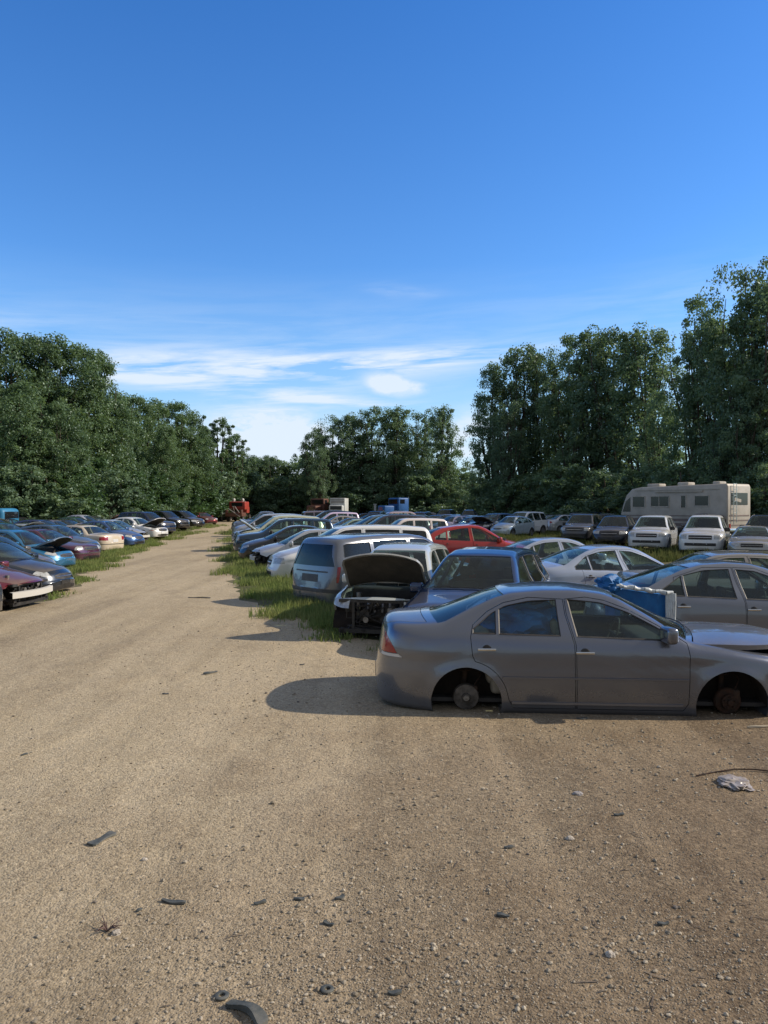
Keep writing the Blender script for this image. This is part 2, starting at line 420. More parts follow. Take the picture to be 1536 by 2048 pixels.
def engine_bay(root, sh, sp):
    xe, ze = sp['engine']; W2 = sp['W']/2; rnd = random.Random(3)
    m = MB(); m.box((xe-.05, .0, ze), (.5, .62, .34), bev=.04); m.box((xe-.05, 0, ze+.2), (.38, .5, .09), bev=.03)
    m.cyl((xe+.22, -.25, ze-.02), (xe+.34, -.25, ze-.02), .10, seg=18); m.cyl((xe+.22, .12, ze-.1), (xe+.32, .12, ze-.1), .08, seg=18); m.cyl((xe+.22, .28, ze+.1), (xe+.32, .28, ze+.1), .06, seg=14)
    m.box((xe-.02, .42, ze-.12), (.34, .34, .3), bev=.05); m.build('engine_block', M['engine'], root)
    m = MB()
    for y in (-.18, -.06, .06, .18): m.tube([(xe+.05, y, ze+.22), (xe+.2, y*1.1, ze+.18), (xe+.27, y*1.2, ze+.02)], .025, 8)
    m.cyl((xe+.1, -.42, ze+.1), (xe+.1, -.42, ze+.34), .045, seg=12); m.build('intake_pipes', M['engine_alu'], root)
    m = MB(); m.box((xe-.1, -.62, ze+.08), (.26, .18, .2), bev=.01); m.build('battery', M['plastic'], root)
    m = MB()
    for k in range(7):
        p = [(xe+rnd.uniform(-.3, .35), rnd.uniform(-.6, .6), ze+rnd.uniform(-.2, .28)) for _ in range(3)]; m.tube(p, rnd.uniform(.01, .022), 6)
    m.build('hose', M['plastic'], root)
    m = MB(); xf = sp['strip_front'][0]+.10; zt = sp['strip_front'][1]
    m.box((xf, 0, zt-.03), (.06, W2*1.5, .05)); m.box((xf, 0, .30+sp.get('rocker',.2)-.2), (.08, W2*1.5, .07))
    for y in (-.42, .42): m.box((xf, y*W2/.9, (zt+.3)/2), (.05, .05, zt-.3))
    m.build('radiator_support', M['plastic'], root)
    m = MB()
    for k in range(9):
        p = [(xf+rnd.uniform(-.12, .05), rnd.uniform(-.6, .6), rnd.uniform(.35, zt)) for _ in range(4)]; m.tube(p, rnd.uniform(.006, .014), 5)
    m.build('wiring', M['plastic'], root)
    for yy, zz in ((-.28, .62), (.22, .70), (.34, .50)):
        m = MB(); m.box((xf-.08, yy, zz), (.1, .09+.05*abs(yy), .16), bev=.02); m.cyl((xf-.05, yy+.07, zz-.05), (xf+.03, yy+.07, zz-.05), .05, seg=14); m.build('engine_accessory', M['engine_alu'], root)
    if sp.get('beam'):
        m = MB(); n = 10
        for k in range(n):
            a, b = -1+2*k/n, -1+2*(k+1)/n; f = lambda t: (xf+.22-.13*t*t, t*W2*.86)
            (x0, y0), (x1, y1) = f(a), f(b)
            for z_ in ((.44, .56),):
                m.quad((x0, y0, z_[0]), (x1, y1, z_[0]), (x1, y1, z_[1]), (x0, y0, z_[1])); m.quad((x0, y0, z_[1]), (x1, y1, z_[1]), (x1-.07, y1, z_[1]+.01), (x0-.07, y0, z_[1]+.01))
                m.quad((x0, y0, z_[0]), (x1, y1, z_[0]), (x1-.07, y1, z_[0]-.01), (x0-.07, y0, z_[0]-.01))
        m.build('bumper_beam', mat('pale_bumper_foam', (.5, .49, .45), .6), root)
    for s_ in (1, -1):
        m = MB(); m.cyl((xf-.02, s_*(W2-.32), .34), (xf-.35, s_*(W2-.34), .40), .04, seg=8); m.box((xf-.02, s_*(W2-.30), .36), (.12, .10, .12), bev=.01); m.build('frame_horn', M['engine'], root)
def seat_mb(x, y, w, h=.62):
    m = MB(); m.box((x, y, .42), (.5, w, .18), bev=.05, seg=3)
    m.box((x-.27, y, .42+h/2), (.16, w*.94, h), Matrix.Rotation(R(-14), 3, 'Y'), .06, 3)
    return m
def build_proto(name, sp):
    """returns root Empty with all parts, at normal ride height, wheels on"""
    sh = Shape(sp); outer = sh.grid(0); root = empty(name)
    bm = bmesh.new(); bm.from_mesh(outer); bmesh.ops.recalc_face_normals(bm, faces=bm.faces)
    bvh = BVHTree.FromBMesh(bm); bm.to_mesh(outer); bm.free(); outer.update()
    inner = sh.grid(.035, 12, 8); T = sp.get('floor', 0)
    shell = boolean(outer, inner, 'DIFFERENCE')
    if sp.get('bed'):                                      # pickup bed
        x0, x1, y, z = sp['bed']; shell = boolean(shell, prism(rect(x0, -y, x1, y), z, 3, 'Z'), 'DIFFERENCE')
    # wheel arches
    for xa in sp['axles']:
        shell = boolean(shell, prism(circle(xa, sp['archz'], sp['archR'], 44), -1.3, 1.3), 'DIFFERENCE')
    # side glass
    wt = blur_profile(sp['dlo'], .02); top = lambda x: float(np.interp(x, *wt)); bot = lambda x: sh.belt(x)+.02
    panes = []
    for (xa, xb, sa, sb) in sp['panes']:                  # x range at mid height, slants (dx per dz) of both ends
        zr = (sh.belt((xa+xb)/2)+top((xa+xb)/2))/2
        def fn(u, v, xa=xa, xb=xb, sa=sa, sb=sb, zr=zr):
            x = xa+(xb-xa)*u; z = 0
            for _ in range(3):
                z = bot(x)+(max(top(x), bot(x)+.012)-bot(x))*v; x = (xa+sa*(z-zr))*(1-u)+(xb+sb*(z-zr))*u
            return x, z
        U = 10; poly = [fn(i/U, 0) for i in range(U+1)]+[fn(i/U, 1) for i in range(U, -1, -1)]
        for k in (0,):
            shell = boolean(shell, prism(poly, -1.4, 1.4), 'DIFFERENCE')
        panes.append((fn, (xa+xb)/2))
    # windshield
    W2 = sp['W']/2; bf = sp.get('bowf', .2)*.8; br = sp.get('bowr', .14)*.8
    c0, c1 = sp['ws']                                     # cowl x, header x (centreline)
    _cx = np.linspace(sh.x0+.01, sh.x1-.01, 160); _cy = np.array([sh.yside(x, sh.corner(x)) for x in _cx])
    def yc(x): return float(np.interp(x, _cx, _cy))
    def ws(u, v):                                         # u along header->cowl, v across
        s_ = v*2-1; xm = c1+(c0-c1)*u; ymax = max(yc(xm-bf*.45)-.075, .2); y = ymax*s_; x = xm-bf*(y/W2)**2; return x, y
    def ring(f, n=9): return [f(0, j/n) for j in range(n+1)]+[f(i/n, 1) for i in range(1, n+1)]+[f(1, 1-j/n) for j in range(1, n+1)]+[f(1-i/n, 0) for i in range(1, n)]
    shell = boolean(shell, prism(ring(ws), sh.belt(c0)-.12, 3.4, 'Z'), 'DIFFERENCE')
    def ws3(u, v): x, y = ws(.0+u, v); return (x, y, sh.ztop(x, y)-.012)
    body_parts = []
    glass_late = [('windshield', ws3, M['windshield'])]
    if sp.get('rw'):
        r0, r1 = sp['rw']                                  # rear: base x, header x
        def rw(u, v):
            s_ = v*2-1; xm = r1+(r0-r1)*u; ymax = max(yc(xm+br*.45)-.085, .2); y = ymax*s_; return xm+br*(y/W2)**2, y
        shell = boolean(shell, prism(ring(rw), sh.belt(r0)-.1, 3.4, 'Z'), 'DIFFERENCE')
        glass_late.append(('rear_window', lambda u, v: (rw(u, v)[0], rw(u, v)[1], sh.ztop(*rw(u, v))-.012), M['glass']))
    tailpoly = None
    if sp.get('tailglass'):
        z0, z1 = sp['tailglass']; xt = sp['tailx']
        def tg(u, v):
            z = z0+(z1-z0)*v; ym = sh.yside(xt+.18, z)-.13; return (ym*(2*u-1), z)
        shell = boolean(shell, prism(ring(tg, 6), sh.x0-.1, xt+.35, 'X'), 'DIFFERENCE')
    G = sp.get('gapw', .0065)
    # doors
    doors = []
    for i, poly in enumerate(sp['doors']):
        big = prism(poly, .3, 1.4); small = prism(inset_poly(poly, G), .3, 1.4)
        bigr = prism(poly, -1.4, -.3); smallr = prism(inset_poly(poly, G), -1.4, -.3)
        dl = boolean(shell, small, 'INTERSECT'); dr = boolean(shell, smallr, 'INTERSECT')
        shell = boolean(boolean(shell, big, 'DIFFERENCE'), bigr, 'DIFFERENCE'); doors += [(i, 1, dl), (i, -1, dr)]
    # hood and trunk, outlines seen from above
    lids = []
    for key in ('hood', 'trunk'):
        if not sp.get(key): continue
        x0, x1, marg, zlo = sp[key]; pl = []; xs = np.linspace(x0, x1, 12)
        curve = bf if key == 'hood' else -br
        def ey(x): return max(yc(x)-marg, .1)
        L_ = [(x-curve*(ey(x)/W2)**2, ey(x)) for x in xs]
        cap1 = [(x1-curve*(y/W2)**2, y) for y in np.linspace(ey(x1), -ey(x1), 10)[1:-1]]
        cap0 = [(x0-curve*(y/W2)**2, y) for y in np.linspace(-ey(x0), ey(x0), 10)[1:-1]]
        pl = L_+cap1+[(x, -y) for x, y in L_[::-1]]+cap0
        lid = boolean(shell, prism(inset_poly(pl, G), zlo, 3, 'Z'), 'INTERSECT'); shell = boolean(shell, prism(pl, zlo, 3, 'Z'), 'DIFFERENCE')
        lids.append((key, lid, x0 if key == 'hood' else x1))
    lamps = []
    for nm, poly, ymin, mt in sp.get('lights', []):
        for s_ in (1, -1):
            lo_, hi_ = (ymin, 1.4) if s_ > 0 else (-1.4, -ymin)
            pc = inset_poly(poly, .003)
            lamps.append((nm, mt, boolean(shell, prism(pc, lo_+.003, hi_-.003), 'INTERSECT'))); shell = boolean(shell, prism(poly, lo_, hi_), 'DIFFERENCE')
    if sp.get('strip_front'):
        xs_, zs_ = sp['strip_front']; shell = boolean(shell, prism(rect(xs_, .0, 3.5, zs_), -1.4, 1.4), 'DIFFERENCE'); shell = boolean(shell, prism([(sp['axles'][0]-.1, -.1), (xs_+.05, -.1), (xs_+.05, zs_-.06), (sp['axles'][0]+.1, sp['archz']+.2)], -1.4, 1.4), 'DIFFERENCE')
    for m in [shell]+[d[2] for d in doors]+[l[1] for l in lids]+[l[2] for l in lamps]: shade_like(m, bvh, outer)
    shell.materials.clear(); shell.materials.append(M['paint'])
    body = inst('body', shell, root)
    for nm, mt, me in lamps: me.materials.clear(); me.materials.append(M[mt]); inst(nm, me, root)
    for nm, f, mt in glass_late: pane(f, 12, 12, nm, mt, root)
    if sp.get('tailglass'):
        def tg3(u, v):
            y, z = tg(u, v); h = bvh.ray_cast(Vector((-6, y, z)), Vector((1, 0, 0))); x = h[0].x if h[0] else sp['tailx']
            return (x+.012, y, z)
        pane(tg3, 10, 8, 'rear_window', M['tint'], root)
    gm = M['tint'] if sp.get('tinted') else M['glass']
    used = set(); dparts = {}
    for i, s_, dm in doors:
        dm.materials.clear(); dm.materials.append(M['paint']); d = inst('rear_door' if i and len(sp['doors']) > 1 else 'front_door', dm, root); dparts[(i, s_)] = d
        poly = sp['doors'][i]; hx = min(p[0] for p in poly)+.17; hz = sh.belt(hx)-sp.get('handle', .12); y = sh.yside(hx, hz)
        m = MB(); m.box((hx+.0, s_*(y+.018), hz), (.19, .018, .028), bev=.008); m.box((hx-.08, s_*(y+.008), hz), (.02, .03, .024)); m.box((hx+.08, s_*(y+.008), hz), (.02, .03, .024))
        m.build('handle', M[sp.get('hmat', 'paint')], d)
        MB().lathe([(.001, 0), (.045, .0), (.05, .003)], c=(hx, s_*(y+.002), hz-.004), seg=16).build('handle_recess', M['plastic'], d)
        if sp.get('mould'):
            xs = [p[0] for p in poly]
            for zz, hh in sp['mould']:
                def inside(x):           # clip against arches
                    return all(math.hypot(x-xa, zz-sp['archz']) > sp['archR']+.09 for xa in sp['axles'])
                a, b = min(xs)+.015, max(xs)-.015; pts = [x for x in np.linspace(a, b, 24) if inside(x)]
                if len(pts) > 3:
                    m = MB(); 
                    for xa_, xb_ in zip(pts[:-1], pts[1:]):
                        ya, yb = sh.yside(xa_, zz), sh.yside(xb_, zz); v = []
                        for dy, dz in ((-.004, -hh), (.012, -hh*.6), (.012, hh*.6), (-.004, hh)):
                            v.append(((xa_, s_*(ya+dy), zz+dz), (xb_, s_*(yb+dy), zz+dz)))
                        for p, q in zip(v[:-1], v[1:]): m.quad(p[0], q[0], q[1], p[1])
                    m.build('side_moulding', M['paint'], d)
    for fn, xm in panes:
        # which door does the pane sit in
        di = None
        for i, poly in enumerate(sp['doors']):
            if min(p[0] for p in poly) < xm < max(p[0] for p in poly): di = i
        for s_ in (1, -1):
            par = dparts[(di, s_)] if di is not None else root
            pane(lambda u, v: (lambda q: (q[0], s_*(sh.yside(q[0], q[1])-.014), q[1]))(fn(u, v)), 10, 6, 'window', gm, par)
            # black seal round the glass
            m = MB(); ringp = [fn(i/12, 0) for i in range(13)]+[fn(1, j/5) for j in range(1, 6)]+[fn(1-i/12, 1) for i in range(1, 13)]+[fn(0, 1-j/5) for j in range(1, 5)]
            ri = inset_poly(ringp, .012); n = len(ringp)
            Q = lambda p, o: (p[0], s_*(sh.yside(p[0], p[1])+o), p[1])
            for k in range(n):
                m.quad(Q(ringp[k], .003), Q(ringp[(k+1)%n], .003), Q(ri[(k+1)%n], -.006), Q(ri[k], -.006))
            m.build('window_seal', M['plastic'], par, smooth=False)
    for key, lid, hx in lids:
        lid.materials.clear(); lid.materials.append(M['paint']); hz = sh.P(hx); lid.transform(Matrix.Translation((-hx, 0, -hz)))
        o = inst(key if key == 'hood' else 'trunk_lid', lid, root, (hx, 0, hz))
        if key == 'hood':
            x0, x1, marg, _ = sp['hood']
            def hl(u, v):
                x = x0+.06+(x1-x0-.12)*u; y = (yc(x)-marg-.05)*(2*v-1); x2 = x-bf*(y/W2)**2; return (x2-hx, y, sh.ztop(x2, y)-.05-hz)
            pane(hl, 8, 8, 'hood_liner', M['insul'], o)
    # lamps, grille, bumper trims
    for it in sp.get('patches', []):
        nm, ax, poly, mt = it[:4]; off = it[4] if len(it) > 4 else .005; par = root
        if it[-1] == 'front' : pass
        polys = [poly]
        if nm in ('headlight', 'tail_light', 'turn_signal', 'fog_light', 'reflector', 'reverse_light') and ax[1] in 'xz': polys = [poly, [(-a, b) for a, b in poly][::-1]]
        if ax == '+y' : polys = [poly]
        for pq in polys: patch(bvh, pq, ax, 0, off, .05, nm, M[mt] if mt in M else mt, root, .012)
        if ax == '+y': patch(bvh, poly, '-y', 0, off, .05, nm, M[mt], root, .012)
    for bar in sp.get('bars', []):                        # grille slats (y half width, z, height)
        yh, z, h_ = bar[:3]; m = MB(); ys = np.linspace(-yh, yh, 15)
        P_ = []
        for y in ys:
            h = bvh.ray_cast(Vector((6, y, z)), Vector((-1, 0, 0))); P_.append(h[0].x if h[0] else sh.x1-.1)
        for a in range(len(ys)-1):
            for zz0, zz1, o0, o1 in ((-h_, -h_*.3, .004, .02), (-h_*.3, h_*.3, .02, .02), (h_*.3, h_, .02, .004)):
                m.quad((P_[a]+o0, ys[a], z+zz0), (P_[a+1]+o0, ys[a+1], z+zz0), (P_[a+1]+o1, ys[a+1], z+zz1), (P_[a]+o1, ys[a], z+zz1))
        m.build('grille_bar', M[bar[3] if len(bar) > 3 else 'chrome'], root)
    if sp.get('engine'): engine_bay(root, sh, sp)
    # mirrors
    mx = sp['mirror']; mz = sh.belt(mx)+.09
    for s_ in (1, -1):
        y = sh.yside(mx, mz); m = MB(); m.box((mx-.02, s_*(y+.12), mz), (.12, .23, .17), Matrix.Rotation(R(-12*s_), 3, 'Z'), .045, 4)
        m.box((mx+.02, s_*(y+.02), mz-.045), (.07, .12, .03), bev=.01)
        mo = m.build('side_mirror', M[sp.get('mirmat', 'paint')], dparts.get((0, s_), root))
    # cabin
    fx = sp['seats'][0]; cw = W2*.42
    for s_ in (1, -1):
        m = seat_mb(fx, s_*cw, .5); m.box((fx-.42, s_*cw, 1.02+T), (.08, .26, .16), Matrix.Rotation(R(-10), 3, 'Y'), .03, 2); m.bm.transform(Matrix.Translation((0,0,T*.6)))
        m.build('seat', M[sp.get('seatm', 'seat_dark')], root)
    for rx in sp['seats'][1:]:
        m = seat_mb(rx, 0, W2*1.5, .58); m.bm.transform(Matrix.Translation((0,0,T*.6))); m.build('rear_seat', M[sp.get('seatm', 'seat_dark')], root)
    m = MB(); db = sh.belt(c0)
    m.box((c0-.28, 0, db-.16), (.45, W2*1.66, .26), bev=.07, seg=3); m.box((c0-.33, 0, .45), (.2, .3, .5), bev=.04); m.build('dashboard', M['cabin'], root)
    m = MB(); q = []; cx_, cy_, cz_ = c0-.62, cw, db-.08
    for k in range(17):
        a = 2*math.pi*k/16; q.append((cx_+.06*math.sin(a), cy_+.185*math.cos(a), cz_+.17*math.sin(a)))
    m.tube(q, .014, 6); m.cyl((cx_, cy_, cz_), (cx_+.3, cy_, cz_-.08), .03, seg=8); m.cyl((cx_, cy_-.17, cz_), (cx_, cy_+.17, cz_), .016, seg=6)
    m.build('steering_wheel', M['cabin'], root)
    m = MB(); m.box((( sp['axles'][0]+sp['axles'][1])/2-.1, 0, sp.get('rocker', .2)+.09), (sh.x1-sh.x0-.9, W2*1.55, .04)); m.box((c0-.02, 0, .55), (.03, W2*1.6, .5)); m.build('cabin_floor', M['cabin'], root)
    # wipers
    m = MB()
    for y0 in (-.05, -.6):
        p = [(c0-.01-bf*((y0+.5*t)/W2)**2, y0+.55*t, 0) for t in (0, .5, 1)]; m.tube([(x+.02, y, sh.ztop(x, y)+.012) for x, y, _ in p], .007, 5)
    m.build('wiper', M['plastic'], root)
    # wheel wells and wheels
    for k, xa in enumerate(sp['axles']):
        for s_ in (1, -1):
            m = MB(); n = 20; r_ = sp['archR']+.004; yo = sh.yside(xa, sp['archz']+sp['archR'])-.03; yi = W2-.38
            for j in range(n):
                a0 = math.pi*j/n; a1 = math.pi*(j+1)/n
                A = (xa+r_*math.cos(a0), sp['archz']+r_*math.sin(a0)); B = (xa+r_*math.cos(a1), sp['archz']+r_*math.sin(a1))
                m.quad((A[0], s_*yo, A[1]), (B[0], s_*yo, B[1]), (B[0], s_*yi, B[1]), (A[0], s_*yi, A[1]))
                m.bm.faces.new([m.bm.verts.new(p) for p in ((A[0], s_*yi, A[1]), (B[0], s_*yi, B[1]), (xa, s_*yi, sp['archz']))])
            m.quad((xa-r_, s_*yi, sp['archz']), (xa+r_, s_*yi, sp['archz']), (xa+r_, s_*yi, .2), (xa-r_, s_*yi, .2))
            m.cyl((xa, s_*(yi-.02), .33), (xa, s_*(W2-.13), .32), .035, seg=8)
            m.build('wheel_well', M['well'], root)
            e = inst('wheel', WM['tyre'], root, (xa, s_*(W2-.125), sp['wr']), (0, 0, 0 if s_ > 0 else math.pi), (sp['wr']/.32, 1.0, sp['wr']/.32))
            inst('rim', WM['rim'], e)
    root['sag_axles'] = 1
    PROTO[name] = dict(root=root, sp=sp, sh=sh, bvh=bvh)
    return root
PROTO = {}
def kids(o): return [c for c in list(o.children)]
FARSKIP = {'handle', 'handle_recess', 'window_seal', 'wiper', 'steering_wheel', 'hood_liner', 'side_moulding', 'reflector', 'cabin_floor'}
def copy_tree(o, parent=None, far=False):
    c = o.copy(); COL.objects.link(c); c.parent = parent
    for ch in CH[o.name]:
        if far and ch.name.split('.')[0] in FARSKIP: continue
        copy_tree(ch, c, far)
    return c
CH = {}
def index_children(root):
    CH[root.name] = kids(root)
    for c in CH[root.name]: index_children(c)
def recurse(o):
    yield o
    for c in o.children: yield from recurse(c)
def place(kind, name, label, cat, group, x, y, heading, color, metal=.45, sag=0., wheels=True, hood=0., scale=(1,1,1), far=False, drop=(), trunk=0., first=[None]):
    """heading: compass-like angle of the nose, 0 = away from the camera, 90 = to the right"""
    P = PROTO[kind]; sp = P['sp']; r = copy_tree(P['root'], None, far); r.name = name
    r.location = (x, y, 0); r.rotation_euler = (0, 0, R(90-heading)); r.scale = scale
    setp(r, label, cat, group)
    if 'sag_axles' in r: del r['sag_axles']
    for c in list(r.children):
        base = c.name.split('.')[0]
        if base in drop:
            for q in list(recurse(c))[::-1]: bpy.data.objects.remove(q)
            continue
        if base == 'wheel':
            if not wheels:
                front = c.location.x > 0; side = 1 if c.location.y > 0 else -1; lx, ly = c.location.x, c.location.y
                for q in list(recurse(c))[::-1]: bpy.data.objects.remove(q)
                o = inst('brake_disc' if front else 'brake_drum', WM['disc'] if front else WM['drum'], r, (lx, ly-side*.02, .14), (0, 0, 0 if side > 0 else math.pi))
                inst('suspension', WM['susp'], o)
                if not front: inst('hub_cap', WM['cap'], o)
            else: c.location.z = sp['wr']-.01
        else:
            c.location.z -= sag
        if base == 'hood' and hood: c.rotation_euler = (0, R(-hood), 0)
        if base == 'trunk_lid' and trunk: c.rotation_euler = (0, R(trunk), 0)
    for q in recurse(r):
        if q.type == 'MESH': q.color = (*color, metal)
    return r
def arc(cx, cz, r, a0, a1, n=8): return [(cx+r*math.cos(R(a0+(a1-a0)*i/n)), cz+r*math.sin(R(a0+(a1-a0)*i/n))) for i in range(n+1)]
SP = {}
# four-door notchback in the foreground
SP['sedan'] = dict(lights=[('headlight',[(1.95,.66),(2.5,.62),(2.5,.77),(2.1,.80),(1.95,.79)],.52,'lens'),('turn_signal',[(1.84,.63),(2.12,.605),(2.14,.635),(1.86,.66)],.6,'amber'),
            ('tail_light',[(-2.5,.755),(-1.99,.775),(-2.03,.84),(-2.09,.93),(-2.15,1.01),(-2.5,1.0)],.54,'tail'),('reverse_light',[(-2.5,.72),(-1.93,.735),(-1.98,.772),(-2.5,.752)],.54,'white_lens')],
    W=1.83, axles=(1.42,-1.265), archz=.30, archR=.365, wr=.32, flare=.022, tumble=.60, zm=.62, rocker=.19, crease=(.80,.010),
    prof=[(-2.27,.48),(-2.265,.66),(-2.235,.80),(-2.215,.98),(-2.17,1.09),(-2.08,1.115),(-1.80,1.135),(-1.62,1.15),(-1.0,1.375),(-.8,1.425),(-.45,1.452),(-.1,1.455),(.22,1.42),(.38,1.375),(1.13,1.015),(1.25,.985),(1.6,.935),(2.0,.86),(2.2,.79),(2.30,.70),(2.335,.60),(2.345,.48)],
    belt=[(-2.3,.99),(-1.2,.985),(-.2,.965),(.9,.93),(1.3,.90),(2.3,.70)],
    dlo=[(-1.30,.97),(-1.17,1.07),(-1.02,1.19),(-.85,1.275),(-.6,1.325),(-.2,1.345),(.15,1.315),(.42,1.225),(.72,1.07),(.92,.95)],
    panes=[(-1.20,-.955,.0,.03),(-.925,-.30,.03,-.05),(-.15,.86,-.18,.0)],
    doors=[[(-.225,1.345),(-.215,1.20),(-.145,.90),(-.135,.24),(.94,.24),(.99,.32),(1.0,.80),(.985,.93),(.90,.985),(.72,1.095),(.44,1.245),(.20,1.335),(-.0,1.366)],
           [(-.235,1.345),(-.225,1.20),(-.155,.90),(-.145,.24),(-.78,.24),(-.83,.33)]+arc(-1.265,.30,.43,10,78,8)+[(-1.205,.78),(-1.225,.97),(-1.20,1.09),(-1.04,1.22),(-.87,1.305),(-.6,1.36)]],
    ws=(1.13,.36), rw=(-1.66,-.90), hood=(1.19,2.18,.10,.55), trunk=(-2.19,-1.76,.12,.86), mirror=.80, seats=(.12,-.75), mould=[(.565,.014),(.30,.018)],
    handle=.13, hmat='chrome', seatm='seat', bowf=.24, bowr=.20,
    patches=[('grille','+x',spline_poly([(-.46,.56),(.46,.56),(.42,.74),(-.42,.74)],1),'plastic',.004),
             ('lower_grille','+x',spline_poly([(-.55,.27),(.55,.27),(.50,.40),(-.50,.40)],1),'plastic',.004)],
    bars=[(.43,.62,.014),(.43,.67,.014),(.42,.715,.012)])
# smooth rounded sedan
SP['round_sedan'] = dict(lights=[('headlight',[(1.82,.68),(2.1,.58),(2.4,.57),(2.4,.70),(2.1,.75),(1.84,.79)],.46,'lens'),('tail_light',[(-2.4,.78),(-2.0,.80),(-1.93,.90),(-2.02,1.0),(-2.4,.98)],.56,'tail')],
    W=1.78, axles=(1.40,-1.25), archz=.31, archR=.35, wr=.32, tumble=.66, zm=.60, rocker=.20, crease=(.72,.008),
    prof=[(-2.20,.48),(-2.19,.70),(-2.15,.92),(-2.10,1.04),(-2.0,1.09),(-1.75,1.13),(-1.62,1.145),(-.9,1.39),(-.6,1.455),(-.2,1.48),(.15,1.46),(.4,1.40),(1.25,.99),(1.6,.92),(2.0,.80),(2.15,.70),(2.22,.58),(2.24,.46)],
    belt=[(-2.3,1.0),(-1.2,.99),(-.2,.95),(.9,.91),(1.3,.87),(2.3,.64)],
    dlo=[(-1.42,1.01),(-1.2,1.13),(-.95,1.28),(-.6,1.36),(-.2,1.38),(.15,1.35),(.45,1.24),(.75,1.08),(1.0,.94)],
    panes=[(-1.30,-.95,0,.03),(-.92,-.22,.03,-.03),(-.10,.90,-.12,.0)],
    doors=[[(-.17,1.40),(-.15,1.2),(-.10,.90),(-.10,.25),(.93,.25),(.98,.34),(1.0,.80),(1.02,.93),(.90,1.02),(.45,1.27),(.15,1.39)],
           [(-.18,1.40),(-.16,1.2),(-.11,.90),(-.11,.25),(-.78,.25),(-.82,.34)]+arc(-1.25,.31,.41,10,72,6)+[(-1.12,.78),(-1.16,1.0),(-1.05,1.26),(-.6,1.40)]],
    ws=(1.22,.36), rw=(-1.62,-.82), hood=(1.28,2.08,.12,.55), trunk=(-2.12,-1.74,.13,.84), mirror=.84, seats=(.15,-.72), bowf=.34, bowr=.26, hmat='chrome',
    patches=[('license_plate','-x',rect(-.17,.74,.17,.88,.01),'plate',.006),
             ('grille','+x',spline_poly([(-.36,.52),(.36,.52),(.34,.66),(-.34,.66)],1),'plastic',.004),
             ('lower_grille','+x',spline_poly([(-.5,.28),(.5,.28),(.42,.40),(-.42,.40)],1),'plastic',.004)],
    bars=[(.33,.59,.012)])
# squarer older sedan
SP['old_sedan'] = dict(lights=[('headlight',[(2.12,.62),(2.5,.62),(2.5,.75),(2.12,.76)],.46,'lens'),('tail_light',[(-2.6,.68),(-2.14,.70),(-2.14,.86),(-2.6,.87)],.46,'tail')],
    W=1.80, axles=(1.42,-1.33), archz=.31, archR=.34, wr=.31, tumble=.58, zm=.62, rocker=.20, crease=(.62,.006), plan_n=15, plan_e=.36,
    prof=[(-2.42,.46),(-2.41,.70),(-2.38,.90),(-2.33,.98),(-2.2,1.01),(-1.65,1.03),(-1.52,1.04),(-.95,1.33),(-.75,1.38),(-.3,1.405),(.15,1.395),(.33,1.35),(1.05,.99),(1.2,.97),(2.1,.84),(2.27,.78),(2.33,.66),(2.345,.46)],
    belt=[(-2.5,.93),(-1.2,.93),(-.2,.92),(.9,.90),(1.3,.87),(2.4,.74)],
    dlo=[(-1.28,.94),(-1.1,1.10),(-.92,1.25),(-.6,1.30),(-.2,1.31),(.15,1.29),(.38,1.2),(.65,1.06),(.85,.92)],
    panes=[(-1.16,-.30,0,-.02),(-.20,.78,-.05,.0)],
    doors=[[(-.24,1.34),(-.22,1.2),(-.19,.90),(-.18,.25),(.90,.25),(.95,.34),(.96,.88),(.85,.97),(.40,1.24),(.15,1.325)],
           [(-.25,1.34),(-.23,1.2),(-.20,.90),(-.19,.25),(-.80,.25),(-.85,.34)]+arc(-1.33,.31,.41,10,72,6)+[(-1.22,.78),(-1.25,.95),(-1.0,1.26),(-.6,1.335)]],
    ws=(1.03,.30), rw=(-1.55,-.88), hood=(1.12,2.22,.09,.55), trunk=(-2.36,-1.66,.09,.80), mirror=.72, seats=(.05,-.85), bowf=.16, bowr=.12,
    patches=[('license_plate','-x',rect(-.17,.60,.17,.74,.01),'plate',.006),
             ('grille','+x',rect(-.40,.60,.40,.74,.02),'plastic',.004),
             ('bumper_strip','-x',rect(-.84,.50,.84,.53,.01),'trim',.006),
             ('bumper_strip','+x',rect(-.84,.48,.84,.51,.01),'trim',.006),
             ('lower_grille','+x',rect(-.5,.28,.5,.38,.02),'plastic',.004)],
    bars=[(.38,.67,.012)])
